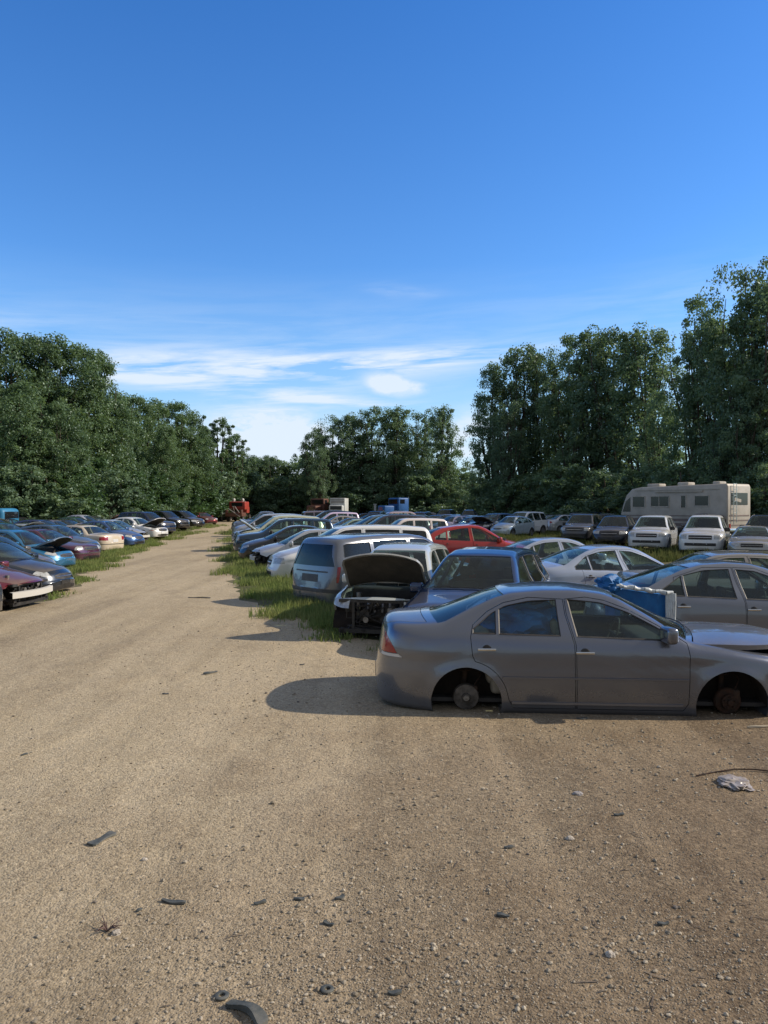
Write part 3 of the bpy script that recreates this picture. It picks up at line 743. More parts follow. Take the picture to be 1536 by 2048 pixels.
# small hatchback
SP['hatchback'] = dict(lights=[('headlight',[(1.70,.68),(1.95,.60),(2.3,.60),(2.3,.73),(1.9,.77),(1.70,.79)],.44,'lens'),('tail_light',[(-2.3,.76),(-1.86,.80),(-1.78,.94),(-1.86,1.03),(-2.3,1.0)],.56,'tail')],
    W=1.74, axles=(1.28,-1.22), archz=.31, archR=.35, wr=.31, tumble=.55, zm=.60, rocker=.20, crease=(.72,.008),
    prof=[(-2.02,.46),(-2.01,.72),(-1.96,.92),(-1.90,1.02),(-1.78,1.10),(-1.40,1.30),(-1.1,1.39),(-.6,1.45),(-.1,1.475),(.2,1.45),(.42,1.38),(1.2,.98),(1.55,.90),(1.9,.78),(2.02,.68),(2.09,.56),(2.10,.46)],
    belt=[(-2.1,1.0),(-1.2,.98),(-.2,.94),(.9,.90),(1.3,.86),(2.2,.66)],
    dlo=[(-1.52,1.01),(-1.3,1.12),(-1.0,1.25),(-.5,1.35),(-.1,1.37),(.2,1.34),(.48,1.2),(.75,1.06),(.98,.92)],
    panes=[(-1.35,-.98,0,.03),(-.93,-.20,.03,-.03),(-.08,.88,-.10,.0)],
    doors=[[(-.15,1.39),(-.13,1.2),(-.09,.90),(-.08,.25),(.88,.25),(.93,.34),(.95,.82),(.97,.91),(.85,1.0),(.48,1.24),(.2,1.375)],
           [(-.16,1.39),(-.14,1.2),(-.10,.90),(-.09,.25),(-.72,.25),(-.77,.34)]+arc(-1.22,.31,.41,10,72,6)+[(-1.08,.78),(-1.13,1.0),(-1.0,1.27),(-.5,1.395)]],
    ws=(1.17,.38), rw=(-1.74,-1.18), hood=(1.24,1.95,.11,.55), trunk=(-1.95,-1.84,.13,.84), mirror=.80, seats=(.12,-.72), bowf=.30, bowr=.22,
    patches=[('grille','+x',spline_poly([(-.36,.54),(.36,.54),(.34,.66),(-.34,.66)],1),'plastic',.004)],
    bars=[(.33,.60,.012)])
# boxy SUV
SP['suv'] = dict(lights=[('headlight',[(1.96,.78),(2.4,.78),(2.4,.94),(1.96,.96)],.54,'lens'),('tail_light',[(-2.4,.78),(-2.02,.80),(-1.98,1.06),(-2.4,1.08)],.70,'tail')],
    W=1.84, axles=(1.38,-1.26), archz=.36, archR=.39, wr=.36, tumble=.34, zm=.72, rocker=.28, crease=(.86,.008), plan_n=15, plan_e=.34, floor=.2,
    prof=[(-2.20,.52),(-2.19,.80),(-2.15,1.05),(-2.07,1.40),(-1.97,1.62),(-1.85,1.70),(-1.5,1.735),(-.8,1.755),(0,1.75),(.25,1.71),(.40,1.65),(1.02,1.20),(1.15,1.15),(1.7,1.09),(2.0,1.03),(2.12,.95),(2.18,.80),(2.20,.50)],
    belt=[(-2.3,1.10),(-1.2,1.09),(-.2,1.07),(.9,1.05),(1.3,1.05),(2.3,.93)],
    dlo=[(-1.98,1.15),(-1.92,1.52),(-1.85,1.58),(-1.2,1.62),(-.5,1.635),(.05,1.62),(.28,1.54),(.55,1.35),(.84,1.10)],
    panes=[(-1.88,-1.18,.15,.02),(-1.08,-.30,.0,-.02),(-.20,.72,-.04,.0)],
    doors=[[(-.25,1.66),(-.23,1.4),(-.21,1.0),(-.20,.34),(.86,.34),(.91,.44),(.93,1.04),(.82,1.15),(.55,1.38),(.28,1.57),(.05,1.655)],
           [(-.26,1.66),(-.24,1.4),(-.22,1.0),(-.21,.34),(-.76,.34),(-.81,.44)]+arc(-1.26,.36,.45,10,62,6)+[(-1.12,.95),(-1.13,1.3),(-1.12,1.65)]],
    ws=(1.0,.33), hood=(1.10,2.06,.09,.75), tailglass=(1.12,1.56), tailx=-2.10, mirror=.66, mirmat='plastic', seats=(.02,-.9), bowf=.14, bowr=.10, crown=.07, tinted=False, mould=[(.66,.03)],
    patches=[('license_plate','-x',rect(-.17,.82,.17,.97,.01),'plate',.006),
             ('grille','+x',rect(-.46,.76,.46,.93,.02),'plastic',.004),
             ('bumper_cover','-x',rect(-.88,.53,.88,.68,.02),'trim',.006),
             ('lower_grille','+x',rect(-.62,.50,.62,.62,.02),'plastic',.004)],
    bars=[(.44,.84,.018)])
# bigger rounded SUV
SP['round_suv'] = dict(lights=[('headlight',[(1.90,.84),(2.15,.77),(2.5,.76),(2.5,.88),(2.1,.93),(1.92,.96)],.50,'lens'),('tail_light',[(-2.5,.86),(-2.10,.88),(-2.02,1.12),(-2.5,1.12)],.66,'tail')],
    W=1.90, axles=(1.42,-1.30), archz=.37, archR=.40, wr=.36, tumble=.42, zm=.74, rocker=.28, crease=(.88,.008), plan_n=12, plan_e=.38, floor=.2,
    prof=[(-2.32,.52),(-2.31,.80),(-2.27,1.08),(-2.15,1.40),(-1.98,1.62),(-1.8,1.68),(-1.2,1.73),(-.6,1.76),(0,1.745),(.3,1.69),(.45,1.63),(1.18,1.17),(1.35,1.12),(1.9,1.04),(2.15,.94),(2.26,.80),(2.31,.64),(2.32,.48)],
    belt=[(-2.4,1.16),(-1.2,1.12),(-.2,1.07),(.9,1.04),(1.3,1.03),(2.4,.86)],
    dlo=[(-1.95,1.20),(-1.8,1.48),(-1.6,1.56),(-1.0,1.61),(-.5,1.635),(.05,1.62),(.33,1.52),(.65,1.32),(.98,1.08)],
    panes=[(-1.86,-1.28,.15,.02),(-1.18,-.30,.0,-.02),(-.20,.84,-.04,.0)],
    doors=[[(-.25,1.66),(-.23,1.4),(-.21,1.0),(-.20,.34),(.92,.34),(.97,.44),(.99,1.03),(.92,1.12),(.65,1.35),(.33,1.555),(.05,1.655)],
           [(-.26,1.66),(-.24,1.4),(-.22,1.0),(-.21,.34),(-.80,.34),(-.85,.44)]+arc(-1.30,.37,.46,10,62,6)+[(-1.2,.95),(-1.22,1.3),(-1.2,1.635)]],
    ws=(1.15,.38), hood=(1.25,2.10,.10,.75), tailglass=(1.18,1.54), tailx=-2.18, mirror=.78, seats=(.05,-.95), bowf=.22, bowr=.16, crown=.08,
    patches=[('grille','+x',spline_poly([(-.42,.70),(.42,.70),(.40,.88),(-.40,.88)],1),'plastic',.004),
             ('lower_grille','+x',rect(-.58,.50,.58,.62,.02),'plastic',.004)],
    bars=[(.40,.80,.014)])
# minivan
SP['minivan'] = dict(lights=[('headlight',[(2.12,.66),(2.7,.62),(2.7,.77),(2.14,.82)],.52,'lens'),('tail_light',[(-2.7,.72),(-2.38,.74),(-2.32,1.08),(-2.7,1.08)],.78,'tail')],
    W=1.98, axles=(1.58,-1.48), archz=.35, archR=.385, wr=.34, tumble=.30, zm=.72, rocker=.22, crease=(.80,.008), plan_n=14, plan_e=.34, floor=.15,
    prof=[(-2.56,.46),(-2.55,.72),(-2.50,1.0),(-2.42,1.35),(-2.32,1.60),(-2.2,1.68),(-1.6,1.73),(-.8,1.75),(0,1.74),(.4,1.69),(.62,1.62),(1.55,1.12),(1.7,1.07),(2.2,.95),(2.42,.84),(2.50,.70),(2.54,.46)],
    belt=[(-2.6,1.08),(-1.2,1.06),(-.2,1.03),(.9,1.0),(1.3,.98),(2.6,.80)],
    dlo=[(-2.32,1.12),(-2.22,1.50),(-2.1,1.56),(-1.0,1.61),(0,1.62),(.35,1.59),(.60,1.47),(.95,1.26),(1.35,1.01)],
    panes=[(-2.18,-1.42,.12,.0),(-1.32,-.28,.0,.0),(-.16,.98,.0,.0),(1.05,1.28,0,0)],
    doors=[[(-.20,1.655),(-.20,1.0),(-.20,.29),(1.04,.29),(1.09,.40),(1.13,.80),(1.12,1.0),(1.03,1.24),(.60,1.52),(.35,1.63)],
           [(-.21,1.655),(-.21,1.0),(-.21,.29),(-.92,.29),(-1.0,.40)]+arc(-1.48,.35,.45,10,80,6)+[(-1.38,.95),(-1.38,1.63)]],
    ws=(1.50,.58), hood=(1.62,2.38,.11,.62), tailglass=(1.08,1.54), tailx=-2.46, mirror=1.08, seats=(.35,-.65,-1.55), bowf=.30, bowr=.12, crown=.06, tinted=True,
    patches=[('license_plate','-x',rect(-.28,.74,.28,.90,.02),'trim',.005),
             ('tail_trim','-x',rect(-.55,.945,.55,.975,.01),'trim',.008),
             ('bumper_step','-x',rect(-.90,.52,.90,.60,.02),'trim',.008),
             ('grille','+x',rect(-.42,.60,.42,.74,.03),'plastic',.004),
             ('lower_grille','+x',rect(-.6,.30,.6,.42,.02),'plastic',.004)],
    bars=[(.40,.67,.014)])
# pickup
SP['pickup'] = dict(lights=[('headlight',[(2.38,.82),(2.8,.82),(2.8,.98),(2.38,1.0)],.60,'lens'),('tail_light',[(-2.9,.76),(-2.56,.76),(-2.56,1.08),(-2.9,1.08)],.80,'tail')],
    W=1.92, axles=(1.72,-1.50), archz=.39, archR=.42, wr=.37, tumble=.42, zm=.78, rocker=.32, plan_n=18, plan_e=.28, floor=.22, sigma=.014,
    prof=[(-2.70,.55),(-2.69,.80),(-2.68,1.10),(-2.64,1.17),(-.62,1.19),(-.56,1.22),(-.48,1.64),(-.40,1.74),(-.1,1.78),(.4,1.77),(.62,1.68),(1.18,1.20),(1.3,1.17),(2.3,1.08),(2.5,1.02),(2.57,.90),(2.60,.52)],
    belt=[(-2.7,1.12),(-.2,1.12),(.9,1.10),(1.3,1.08),(2.6,.98)],
    dlo=[(-.50,1.14),(-.44,1.58),(-.3,1.66),(.4,1.66),(.58,1.57),(1.0,1.14)],
    panes=[(-.40,-.16,.05,0),(-.06,.88,.0,.0)],
    doors=[[(-.10,1.70),(-.10,.38),(1.05,.38),(1.10,.5),(1.12,1.1),(1.0,1.2),(.62,1.58),(.42,1.69)]],
    ws=(1.15,.60), hood=(1.26,2.48,.09,.8), mirror=.82, seats=(.25,), bowf=.10, bowr=.03, crown=.05, bed=(-2.62,-.70,.76,.78),
    patches=[('grille','+x',rect(-.54,.80,.54,.98,.02),'plastic',.004),('bumper_strip','+x',rect(-.90,.54,.90,.70,.02),'chrome',.02)],
    bars=[(.52,.90,.02)])
def variant(base, **kw): d = dict(SP[base]); d.update(kw); return d
SP['wrecked_suv'] = variant('round_suv', strip_front=(1.98, .92), engine=(1.72, .66), patches=[p for p in SP['round_suv']['patches'] if p[1] == '-x'], bars=[])
SP['wrecked_sedan'] = variant('round_sedan', strip_front=(1.86, .72), engine=(1.62, .55), beam=True, patches=[p for p in SP['round_sedan']['patches'] if p[1] == '-x'], bars=[], lights=SP['round_sedan']['lights'][1:])
# ------------------------------------------------------------------ camera, sun, sky
SUN_AZ, SUN_EL = 84, 33.5
cam = bpy.data.cameras.new('camera'); co = link(bpy.data.objects.new('camera', cam)); cam.sensor_fit = 'VERTICAL'; cam.sensor_height = 36; cam.sensor_width = 27
cam.lens = 36*F/2048; cam.clip_end = 3000; cam.clip_start = .05
co.location = (0, 0, CAMH); co.rotation_euler = (R(90)-math.atan((1024-HY)/F), 0, 0); scene.camera = co
sd = Vector((math.sin(R(SUN_AZ))*math.cos(R(SUN_EL)), math.cos(R(SUN_AZ))*math.cos(R(SUN_EL)), math.sin(R(SUN_EL))))
sl = bpy.data.lights.new('sun', 'SUN'); sl.energy = 5.0; sl.angle = R(.55); sl.color = (1, .86, .68)
so = link(bpy.data.objects.new('sun', sl)); so.rotation_euler = sd.to_track_quat('Z', 'Y').to_euler()
scene.view_settings.view_transform = 'Standard'; scene.view_settings.look = 'None'; scene.view_settings.exposure = 0; scene.view_settings.gamma = 1
scene.cycles.max_bounces = 8; scene.cycles.transparent_max_bounces = 16; scene.cycles.use_denoising = True
wd = bpy.data.worlds.new('World'); scene.world = wd; wd.use_nodes = True
def world():
    t = NT(wd); bg = t.n['Background']; sk = t.new('ShaderNodeTexSky'); sk.sky_type = 'NISHITA'; sk.sun_disc = False
    sk.sun_elevation = R(SUN_EL); sk.sun_rotation = R(SUN_AZ); sk.altitude = 100; sk.air_density = 1.0; sk.dust_density = .25; sk.ozone_density = 2.6
    hs = t.new('ShaderNodeHueSaturation'); hs.inputs['Hue'].default_value = .507; hs.inputs['Saturation'].default_value = 1.3; hs.inputs['Value'].default_value = 1.0; t.link(sk.outputs[0], hs.inputs['Color'])
    d = t.coord('Generated'); sp = t.new('ShaderNodeSeparateXYZ'); t.link(d, sp.inputs[0])
    az = t.math('ARCTAN2', sp.outputs[0], sp.outputs[1]); el = t.math('ARCSINE', sp.outputs[2])
    cb = t.new('ShaderNodeCombineXYZ'); t.link(t.math('MULTIPLY', az, 3.2), cb.inputs[0]); t.link(t.math('MULTIPLY', t.math('SUBTRACT', el, t.math('MULTIPLY', az, .05)), 30), cb.inputs[1])
    wisp = t.noise(1.6, 9, .62, cb.outputs[0], dist=.35)
    cb2 = t.new('ShaderNodeCombineXYZ'); t.link(t.math('MULTIPLY', az, 14), cb2.inputs[0]); t.link(t.math('MULTIPLY', el, 30), cb2.inputs[1])
    puff = t.noise(1.4, 8, .6, cb2.outputs[0])
    def blob(px, py, sx, sy, tilt=0.):
        a0, e0 = math.atan((px-768)/F), math.atan((HY-py)/F); sx, sy = sx/F, sy/F
        da = t.math('SUBTRACT', az, a0); de = t.math('SUBTRACT', t.math('SUBTRACT', el, e0), t.math('MULTIPLY', da, tilt))
        q = t.math('ADD', t.math('POWER', t.math('ABSOLUTE', t.math('DIVIDE', da, sx)), 2), t.math('POWER', t.math('ABSOLUTE', t.math('DIVIDE', de, sy)), 2))
        return t.math('POWER', 2.718, t.math('MULTIPLY', q, -1))
    def add(*a):
        r = a[0]
        for b in a[1:]: r = t.math('ADD', r, b)
        return r
    M1 = add(t.math('MULTIPLY', blob(470, 742, 270, 30, .01), 1.25), t.math('MULTIPLY', blob(810, 722, 260, 20, .07), 1.3), t.math('MULTIPLY', blob(400, 775, 250, 22, -.1), .9), blob(680, 803, 130, 9, -.05), t.math('MULTIPLY', blob(520, 825, 220, 14, -.06), 1.1), t.math('MULTIPLY', blob(800, 583, 60, 12, -.1), .3), t.math('MULTIPLY', blob(560, 740, 480, 100, 0), .30), t.math('MULTIPLY', blob(-900, 700, 500, 60, 0), .8), t.math('MULTIPLY', blob(2600, 640, 700, 60, 0), .7))
    c1 = t.math('MULTIPLY', M1, t.ramp(wisp, (.40, 0.), (.63, 1.)))
    M2 = add(t.math('MULTIPLY', blob(778, 768, 40, 19, -.1), 2.3), t.math('MULTIPLY', blob(835, 776, 26, 12, 0), .8), t.math('MULTIPLY', blob(535, 875, 130, 50, 0), 2.2), t.math('MULTIPLY', blob(600, 930, 200, 40, 0), 1.2), t.math('MULTIPLY', blob(215, 780, 14, 16, 0), 1.5), t.math('MULTIPLY', blob(945, 880, 60, 50, 0), 1.5), t.math('MULTIPLY', blob(1370, 800, 60, 60, 0), .35))
    c2 = t.math('MULTIPLY', M2, t.ramp(puff, (.30, .15), (.58, 1.)))
    haze = t.math('MULTIPLY', t.ramp(el, (0., 1.), (.30, 0.)), .62)
    haze2 = t.math('MULTIPLY', t.ramp(el, (0., 1.), (.62, 0.)), .10)
    c = t.math('MAXIMUM', t.math('MULTIPLY', c1, .85), t.math('MULTIPLY', c2, .95), True); c = t.math('MINIMUM', c, .9)
    tint = t.mix(1.0, hs.outputs[0], (.92, 1.12, 1.26), 'MULTIPLY'); col0 = t.mix(t.math('ADD', haze, haze2), tint, SKY_HAZE)
    fin = t.mix(c, col0, SKY_CLOUD)
    # unseen grey cloud veil added overhead and behind the camera for neutral fill light
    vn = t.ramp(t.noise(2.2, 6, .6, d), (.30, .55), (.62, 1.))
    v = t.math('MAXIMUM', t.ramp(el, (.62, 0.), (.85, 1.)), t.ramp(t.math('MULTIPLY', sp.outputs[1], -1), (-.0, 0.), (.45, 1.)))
    fin = t.mix(t.math('MULTIPLY', t.math('MULTIPLY', v, vn), .95), fin, SKY_FILL_VEIL)
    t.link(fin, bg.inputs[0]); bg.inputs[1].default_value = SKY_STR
SKY_FILL_VEIL = (2.3, 2.25, 2.15); SKY_STR = .16; SKY_HAZE = (2.8, 4.3, 5.8); SKY_CLOUD = (5.0, 5.6, 6.4)
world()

# ------------------------------------------------------------------ ground
def make_ground():
    m = mat('grassy_ground', (.1, .1, .05), .95, 0, .2); t = NT(m); co = t.coord()
    a = t.ramp(t.noise(.35, 6, .65, co), (.38, 0.), (.62, 1.)); b = t.noise(4, 6, .7, co)
    c = t.mix(a, (.09, .09, .04), (.20, .17, .105)); c = t.mix(t.math('MULTIPLY', b, .6), c, (.045, .06, .018))
    t.link(c, t.b.inputs['Base Color']); t.link(t.bump(b, .8, .08), t.b.inputs['Normal'])
    V = []; Fq = []; xs = [-900, -300, -120, -60, -30, 0, 30, 60, 120, 300, 900]; ys = [-300, -60, -10, 0, 30, 60, 120, 200, 400, 900, 1800]
    for y in ys:
        for x in xs: V.append((x, y, 0))
    n = len(xs)
    for j in range(len(ys)-1):
        for i in range(n-1): a_ = j*n+i; Fq.append((a_, a_+1, a_+n+1, a_+n))
    o = link(bpy.data.objects.new('ground', mesh_np('ground', V, Fq, m))); setp(o, 'grassy dirt ground under the parked cars', kind='structure')
    # gravel road and yard
    g = mat('gravel', (.36, .30, .22), .95, 0, .15); t = NT(g); co = t.coord()
    big = t.ramp(t.noise(.22, 5, .6, co), (.36, 0.), (.64, 1.)); mid = t.noise(1.3, 6, .65, co); fine = t.noise(38, 8, .75, co)
    mp = t.new('ShaderNodeMapping'); mp.inputs['Rotation'].default_value = (0, 0, R(11)); mp.inputs['Scale'].default_value = (1.3, .08, 1); t.link(co, mp.inputs[0])
    track = t.noise(1.0, 5, .6, mp.outputs[0])
    vo = t.new('ShaderNodeTexVoronoi'); vo.inputs['Scale'].default_value = 85; t.link(co, vo.inputs['Vector'])
    vo2 = t.new('ShaderNodeTexVoronoi'); vo2.inputs['Scale'].default_value = 42; t.link(co, vo2.inputs['Vector'])
    sx = t.new('ShaderNodeSeparateXYZ'); t.link(co, sx.inputs[0])
    # darker, browner dirt to the right of the yard
    rt = t.math('ADD', t.math('MULTIPLY', t.math('ADD', sx.outputs[0], .8), .26), t.math('MULTIPLY', t.math('SUBTRACT', 9.5, sx.outputs[1]), .10)); rt = t.math('MULTIPLY', t.math('ADD', rt, t.math('MULTIPLY', t.math('SUBTRACT', mid, .5), 1.2)), .8, True)
    c = t.mix(big, GR1, GR2)
    c = t.mix(t.math('MULTIPLY', rt, .8), c, GR3); c = t.mix(t.math('MULTIPLY', t.ramp(mid, (.45, 0.), (.68, 1.)), .35), c, (.26, .20, .11))
    c = t.mix(t.math('MULTIPLY', t.ramp(track, (.42, 0.), (.60, 1.)), .55), c, GR4); c = t.mix(t.math('MULTIPLY', t.ramp(track, (.36, 1.), (.46, 0.)), .45), c, (.22, .185, .125))
    peb = t.new('ShaderNodeSeparateColor'); t.link(vo.outputs['Color'], peb.inputs[0]); peb2 = t.new('ShaderNodeSeparateColor'); t.link(vo2.outputs['Color'], peb2.inputs[0])
    c = t.mix(t.math('MULTIPLY', peb.outputs[0], .55), c, (.56, .49, .34)); c = t.mix(t.math('MULTIPLY', t.math('POWER', peb.outputs[1], 3), .6), c, (.15, .125, .085))
    c = t.mix(t.math('MULTIPLY', t.math('POWER', peb2.outputs[0], 6), .5), c, (.68, .59, .40))
    c = t.mix(t.ramp(fine, (.30, .55), (.5, 0.)), c, (.15, .12, .085))
    c = t.mix(1.0, c, (.945, .915, .935), 'MULTIPLY'); c = t.mix(t.math('MULTIPLY', rt, .85), c, t.mix(1.0, c, (.56, .50, .46), 'MULTIPLY'))
    smg = t.ramp(t.noise(.7, 6, .7, co), (.55, 0.), (.70, 1.)); c = t.mix(t.math('MULTIPLY', smg, .5), c, t.mix(1.0, c, (.62, .60, .60), 'MULTIPLY'))
    t.link(c, t.b.inputs['Base Color'])
    h = t.math('ADD', t.math('MULTIPLY', vo.outputs['Distance'], -.8), t.math('MULTIPLY', fine, 1.0)); h = t.math('ADD', h, t.math('MULTIPLY', vo2.outputs['Distance'], -.7))
    nb = t.bump(h, .6, .012); nb = t.bump(mid, .5, .12, nb); t.link(nb, t.b.inputs['Normal'])
    L_ = [(-14, -6), (-14, 8), (-10.5, 13), (-7.9, 15), (-7.6, 17), (-8.3, 20.5), (-9.7, 25), (-11.0, 31), (-12.3, 36), (-13.4, 44), (-14.6, 52), (-16.5, 64), (-18.5, 80), (-21, 96), (-24, 112), (-40, 122)]
    R_ = [(16, -6), (16, 8), (14, 10.4), (8, 10.7), (3, 10.9), (.6, 11.2), (-.5, 12.6), (-1.3, 14.0), (-2.2, 15.6), (-3.3, 18.0), (-4.3, 21.5), (-5.3, 26), (-6.6, 32), (-8.1, 40), (-9.8, 50), (-12.2, 62), (-15, 80), (-17, 96), (-12, 112), (-4, 122)]
    def samp(Lp):
        out = []; rnd = random.Random(5)
        for a, b in zip(Lp[:-1], Lp[1:]):
            a, b = Vector(a), Vector(b); n = max(1, int((b-a).length/.45))
            for k in range(n): p = a.lerp(b, k/n); out.append((p.x+rnd.uniform(-.22, .22), p.y+rnd.uniform(-.1, .1)))
        return out+[Lp[-1]]
    A, B = samp(L_), samp(R_); poly = A+B[::-1]
    bm = bmesh.new(); vs = [bm.verts.new((x, y, .004)) for x, y in poly]; f = bm.faces.new(vs); bmesh.ops.triangulate(bm, faces=[f])
    bmesh.ops.recalc_face_normals(bm, faces=bm.faces)
    if bm.faces[:][0].normal.z < 0: bmesh.ops.reverse_faces(bm, faces=bm.faces[:])
    me = bpy.data.meshes.new('gravel_road'); bm.to_mesh(me); bm.free(); me.materials.append(g)
    setp(link(bpy.data.objects.new('gravel_road', me)), 'beige gravel road and yard between the rows of cars', kind='structure')
GR1, GR2, GR3, GR4 = (.47, .40, .25), (.30, .255, .165), (.10, .08, .058), (.55, .475, .32)
make_ground()

def scatter_stones():
    rng = np.random.default_rng(4); bm = bmesh.new(); bmesh.ops.create_icosphere(bm, subdivisions=1, radius=1)
    base = np.array([v.co[:] for v in bm.verts]); faces = np.array([[v.index for v in f.verts] for f in bm.faces]); bm.free()
    N = 95000; d = 2.9+11.5*rng.random(N)**1.75; x = (rng.random(N)-.5)*1.12*d
    # clumped density
    gx, gy = x*1.1, d*1.1
    dens = .5+.5*np.sin(gx*1.7+1.3*np.sin(gy*.9+.5))*np.sin(gy*1.3+1.1*np.sin(gx*1.2)); dens = .12+.35*dens**1.5
    for px, py, sx_, sy_, w in ((1080,1560,.7,.7,.6),(900,1650,.5,.8,.7),(740,1750,.45,.6,.6),(690,1900,.5,.5,.7),(860,2010,.5,.4,.6),(1300,1900,.6,.6,.5),(1420,1560,.6,.5,.5),(1150,1480,1.2,.35,.4),(450,1900,.8,.3,.3)):
        a_, b_ = gp(px, py); dens = dens+w*np.exp(-((x-a_)/sx_)**2-((d-b_)/sy_)**2)
    dens *= np.where(x < -1.2-.1*d, .45, 1.0); keep = rng.random(N) < dens; x, d = x[keep], d[keep]; N = len(x)
    s = .0018+.0026*rng.random(N)+.008*rng.random(N)**14+.007*(rng.random(N) < .003)
    s *= 1+.04*d
    V = base[None]*(1+.35*(rng.random((N, 12, 1))-.5)); V = V*(s[:, None, None]*(.7+.6*rng.random((N, 1, 3)))*np.array([1, 1, .72]))
    a = rng.random(N)*6.28; c_, s_ = np.cos(a)[:, None], np.sin(a)[:, None]; X = V[:, :, 0]*c_-V[:, :, 1]*s_; Y = V[:, :, 0]*s_+V[:, :, 1]*c_
    V = np.stack([X+x[:, None], Y+d[:, None], V[:, :, 2]+.004+s[:, None]*.25], -1)
    Fc = (faces[None]+(np.arange(N)*12)[:, None, None]).reshape(-1, 3)
    m = mat('loose_stone', (.34, .29, .22), .9, 0, .2); t = NT(m); at = t.new('ShaderNodeAttribute', attribute_name='tone')
    sepc = t.new('ShaderNodeSeparateColor'); t.link(at.outputs['Color'], sepc.inputs[0])
    c = t.mix(sepc.outputs[0], (.20, .17, .125), (.46, .405, .315)); c = t.mix(t.math('GREATER_THAN', sepc.outputs[1], .985), c, (.16, .14, .12)); t.link(c, t.b.inputs['Base Color'])
    me = mesh_np('loose_gravel', V.reshape(-1, 3), Fc, m, False)
    at = me.color_attributes.new('tone', 'FLOAT_COLOR', 'POINT'); r = rng.random((N, 1, 4)); r[:, :, 0] **= 1.4
    at.data.foreach_set('color', np.broadcast_to(r, (N, 12, 4)).astype(np.float32).ravel())
    setp(link(bpy.data.objects.new('loose_gravel', me)), 'loose beige pebbles scattered over the gravel yard', 'gravel', kind='stuff')
scatter_stones()
def litter():
    rng = np.random.default_rng(17); N = 1500; d = 3.2+9*rng.random(N)**1.2; x = (rng.random(N)-.35)*1.05*d; keep = rng.random(N) < np.clip(.25+.22*x, .1, 1); x, d = x[keep], d[keep]; N = len(x)
    L = .012+.05*rng.random(N)**3; w = .0012+.003*rng.random(N); a = rng.random(N)*6.28; h = .004+.006*rng.random(N)
    dx, dy = np.cos(a)*L, np.sin(a)*L; px, py = -np.sin(a)*w, np.cos(a)*w; z = np.full(N, .006); bd = (rng.random(N)-.5)*L*.6
    def P(tx, s, zz): return np.stack([x+dx*tx+px*s-np.sin(a)*bd*(1-tx*tx), d+dy*tx+py*s+np.cos(a)*bd*(1-tx*tx), zz], -1)
    V = np.stack([P(-1, -1, z), P(-1, 1, z), P(0, -1, z+h), P(0, 1, z+h), P(1, -1, z), P(1, 1, z)], 1).reshape(-1, 3); i = np.arange(N)*6
    Fc = np.concatenate([np.stack([i, i+1, i+3, i+2], 1), np.stack([i+2, i+3, i+5, i+4], 1)])
    m = noisy('litter', (.07, .05, .04), (.22, .18, .13), 3, .9); setp(link(bpy.data.objects.new('ground_litter', mesh_np('ground_litter', V, Fc, m))), 'fine twigs and dark crumbs strewn over the gravel', 'litter', kind='stuff')
litter()

# ------------------------------------------------------------------ grass
def blade_mesh(name, P, H, rng, m, wd=.008, n=1):
    """P: (N,2) roots, H heights"""
    N = len(P); a = rng.random(N)*6.28; lean = (rng.random((N, 2))-.5)*.7*H[:, None]; w = (wd*(.6+.8*rng.random(N)))[:, None]
    dx = np.stack([np.cos(a), np.sin(a)], 1)*w
    z0 = np.zeros((N, 1)); b0 = np.hstack([P-dx, z0]); b1 = np.hstack([P+dx, z0])
    m0 = np.hstack([P-dx*.8+lean*.35, H[:, None]*.55]); m1 = np.hstack([P+dx*.8+lean*.35, H[:, None]*.55]); tp = np.hstack([P+lean, H[:, None]])
    V = np.stack([b0, b1, m1, m0, tp], 1).reshape(-1, 3); i = np.arange(N)*5
    Fc = np.concatenate([np.stack([i, i+1, i+2], 1), np.stack([i, i+2, i+3], 1), np.stack([i+3, i+2, i+4], 1)])
    return mesh_np(name, V, Fc, m, False)
def grass_mat(name, c1, c2, tr=.35):
    m = bpy.data.materials.new(name); m.use_nodes = True; t = NT(m); t.n.remove(t.b); out = t.n['Material Output']; co = t.coord()
    c = t.mix(t.ramp(t.noise(1.2, 5, .7, co), (.35, 0.), (.65, 1.)), c1, c2); c = t.mix(t.math('MULTIPLY', t.noise(30, 2, .5, co), .5), c, (c1[0]*.5, c1[1]*.5, c1[2]*.5))
    d = t.new('ShaderNodeBsdfDiffuse'); t.link(c, d.inputs[0]); u = t.new('ShaderNodeBsdfTranslucent'); t.link(c, u.inputs[0])
    s = t.new('ShaderNodeMixShader'); s.inputs[0].default_value = tr; t.link(d.outputs[0], s.inputs[1]); t.link(u.outputs[0], s.inputs[2]); t.link(s.outputs[0], out.inputs[0]); return m
GM = grass_mat('grass_blades', (.17, .25, .07), (.34, .36, .14)); GM2 = grass_mat('dry_grass', (.10, .135, .04), (.20, .20, .08))
def grass(name, label, spots, m, seed, wd=.008):
    """spots: (x, y, rx, ry, count, height)"""
    rng = np.random.default_rng(seed); P = []; H = []
    for x, y, rx, ry, n, h in spots:
        n = int(n*.85); h = h*.66
        k = max(1, int(n/60)); cx = x+(rng.random(k)*2-1)*rx; cy = y+(rng.random(k)*2-1)*ry
        idx = rng.integers(0, k, n); P.append(np.stack([cx[idx]+rng.normal(0, .16, n), cy[idx]+rng.normal(0, .16, n)], 1)); H.append(h*(.35+.75*rng.random(n))*(.6+.7*rng.random(k))[idx])
    me = blade_mesh(name, np.concatenate(P), np.concatenate(H), rng, m, wd); setp(link(bpy.data.objects.new(name, me)), label, 'grass', kind='stuff')
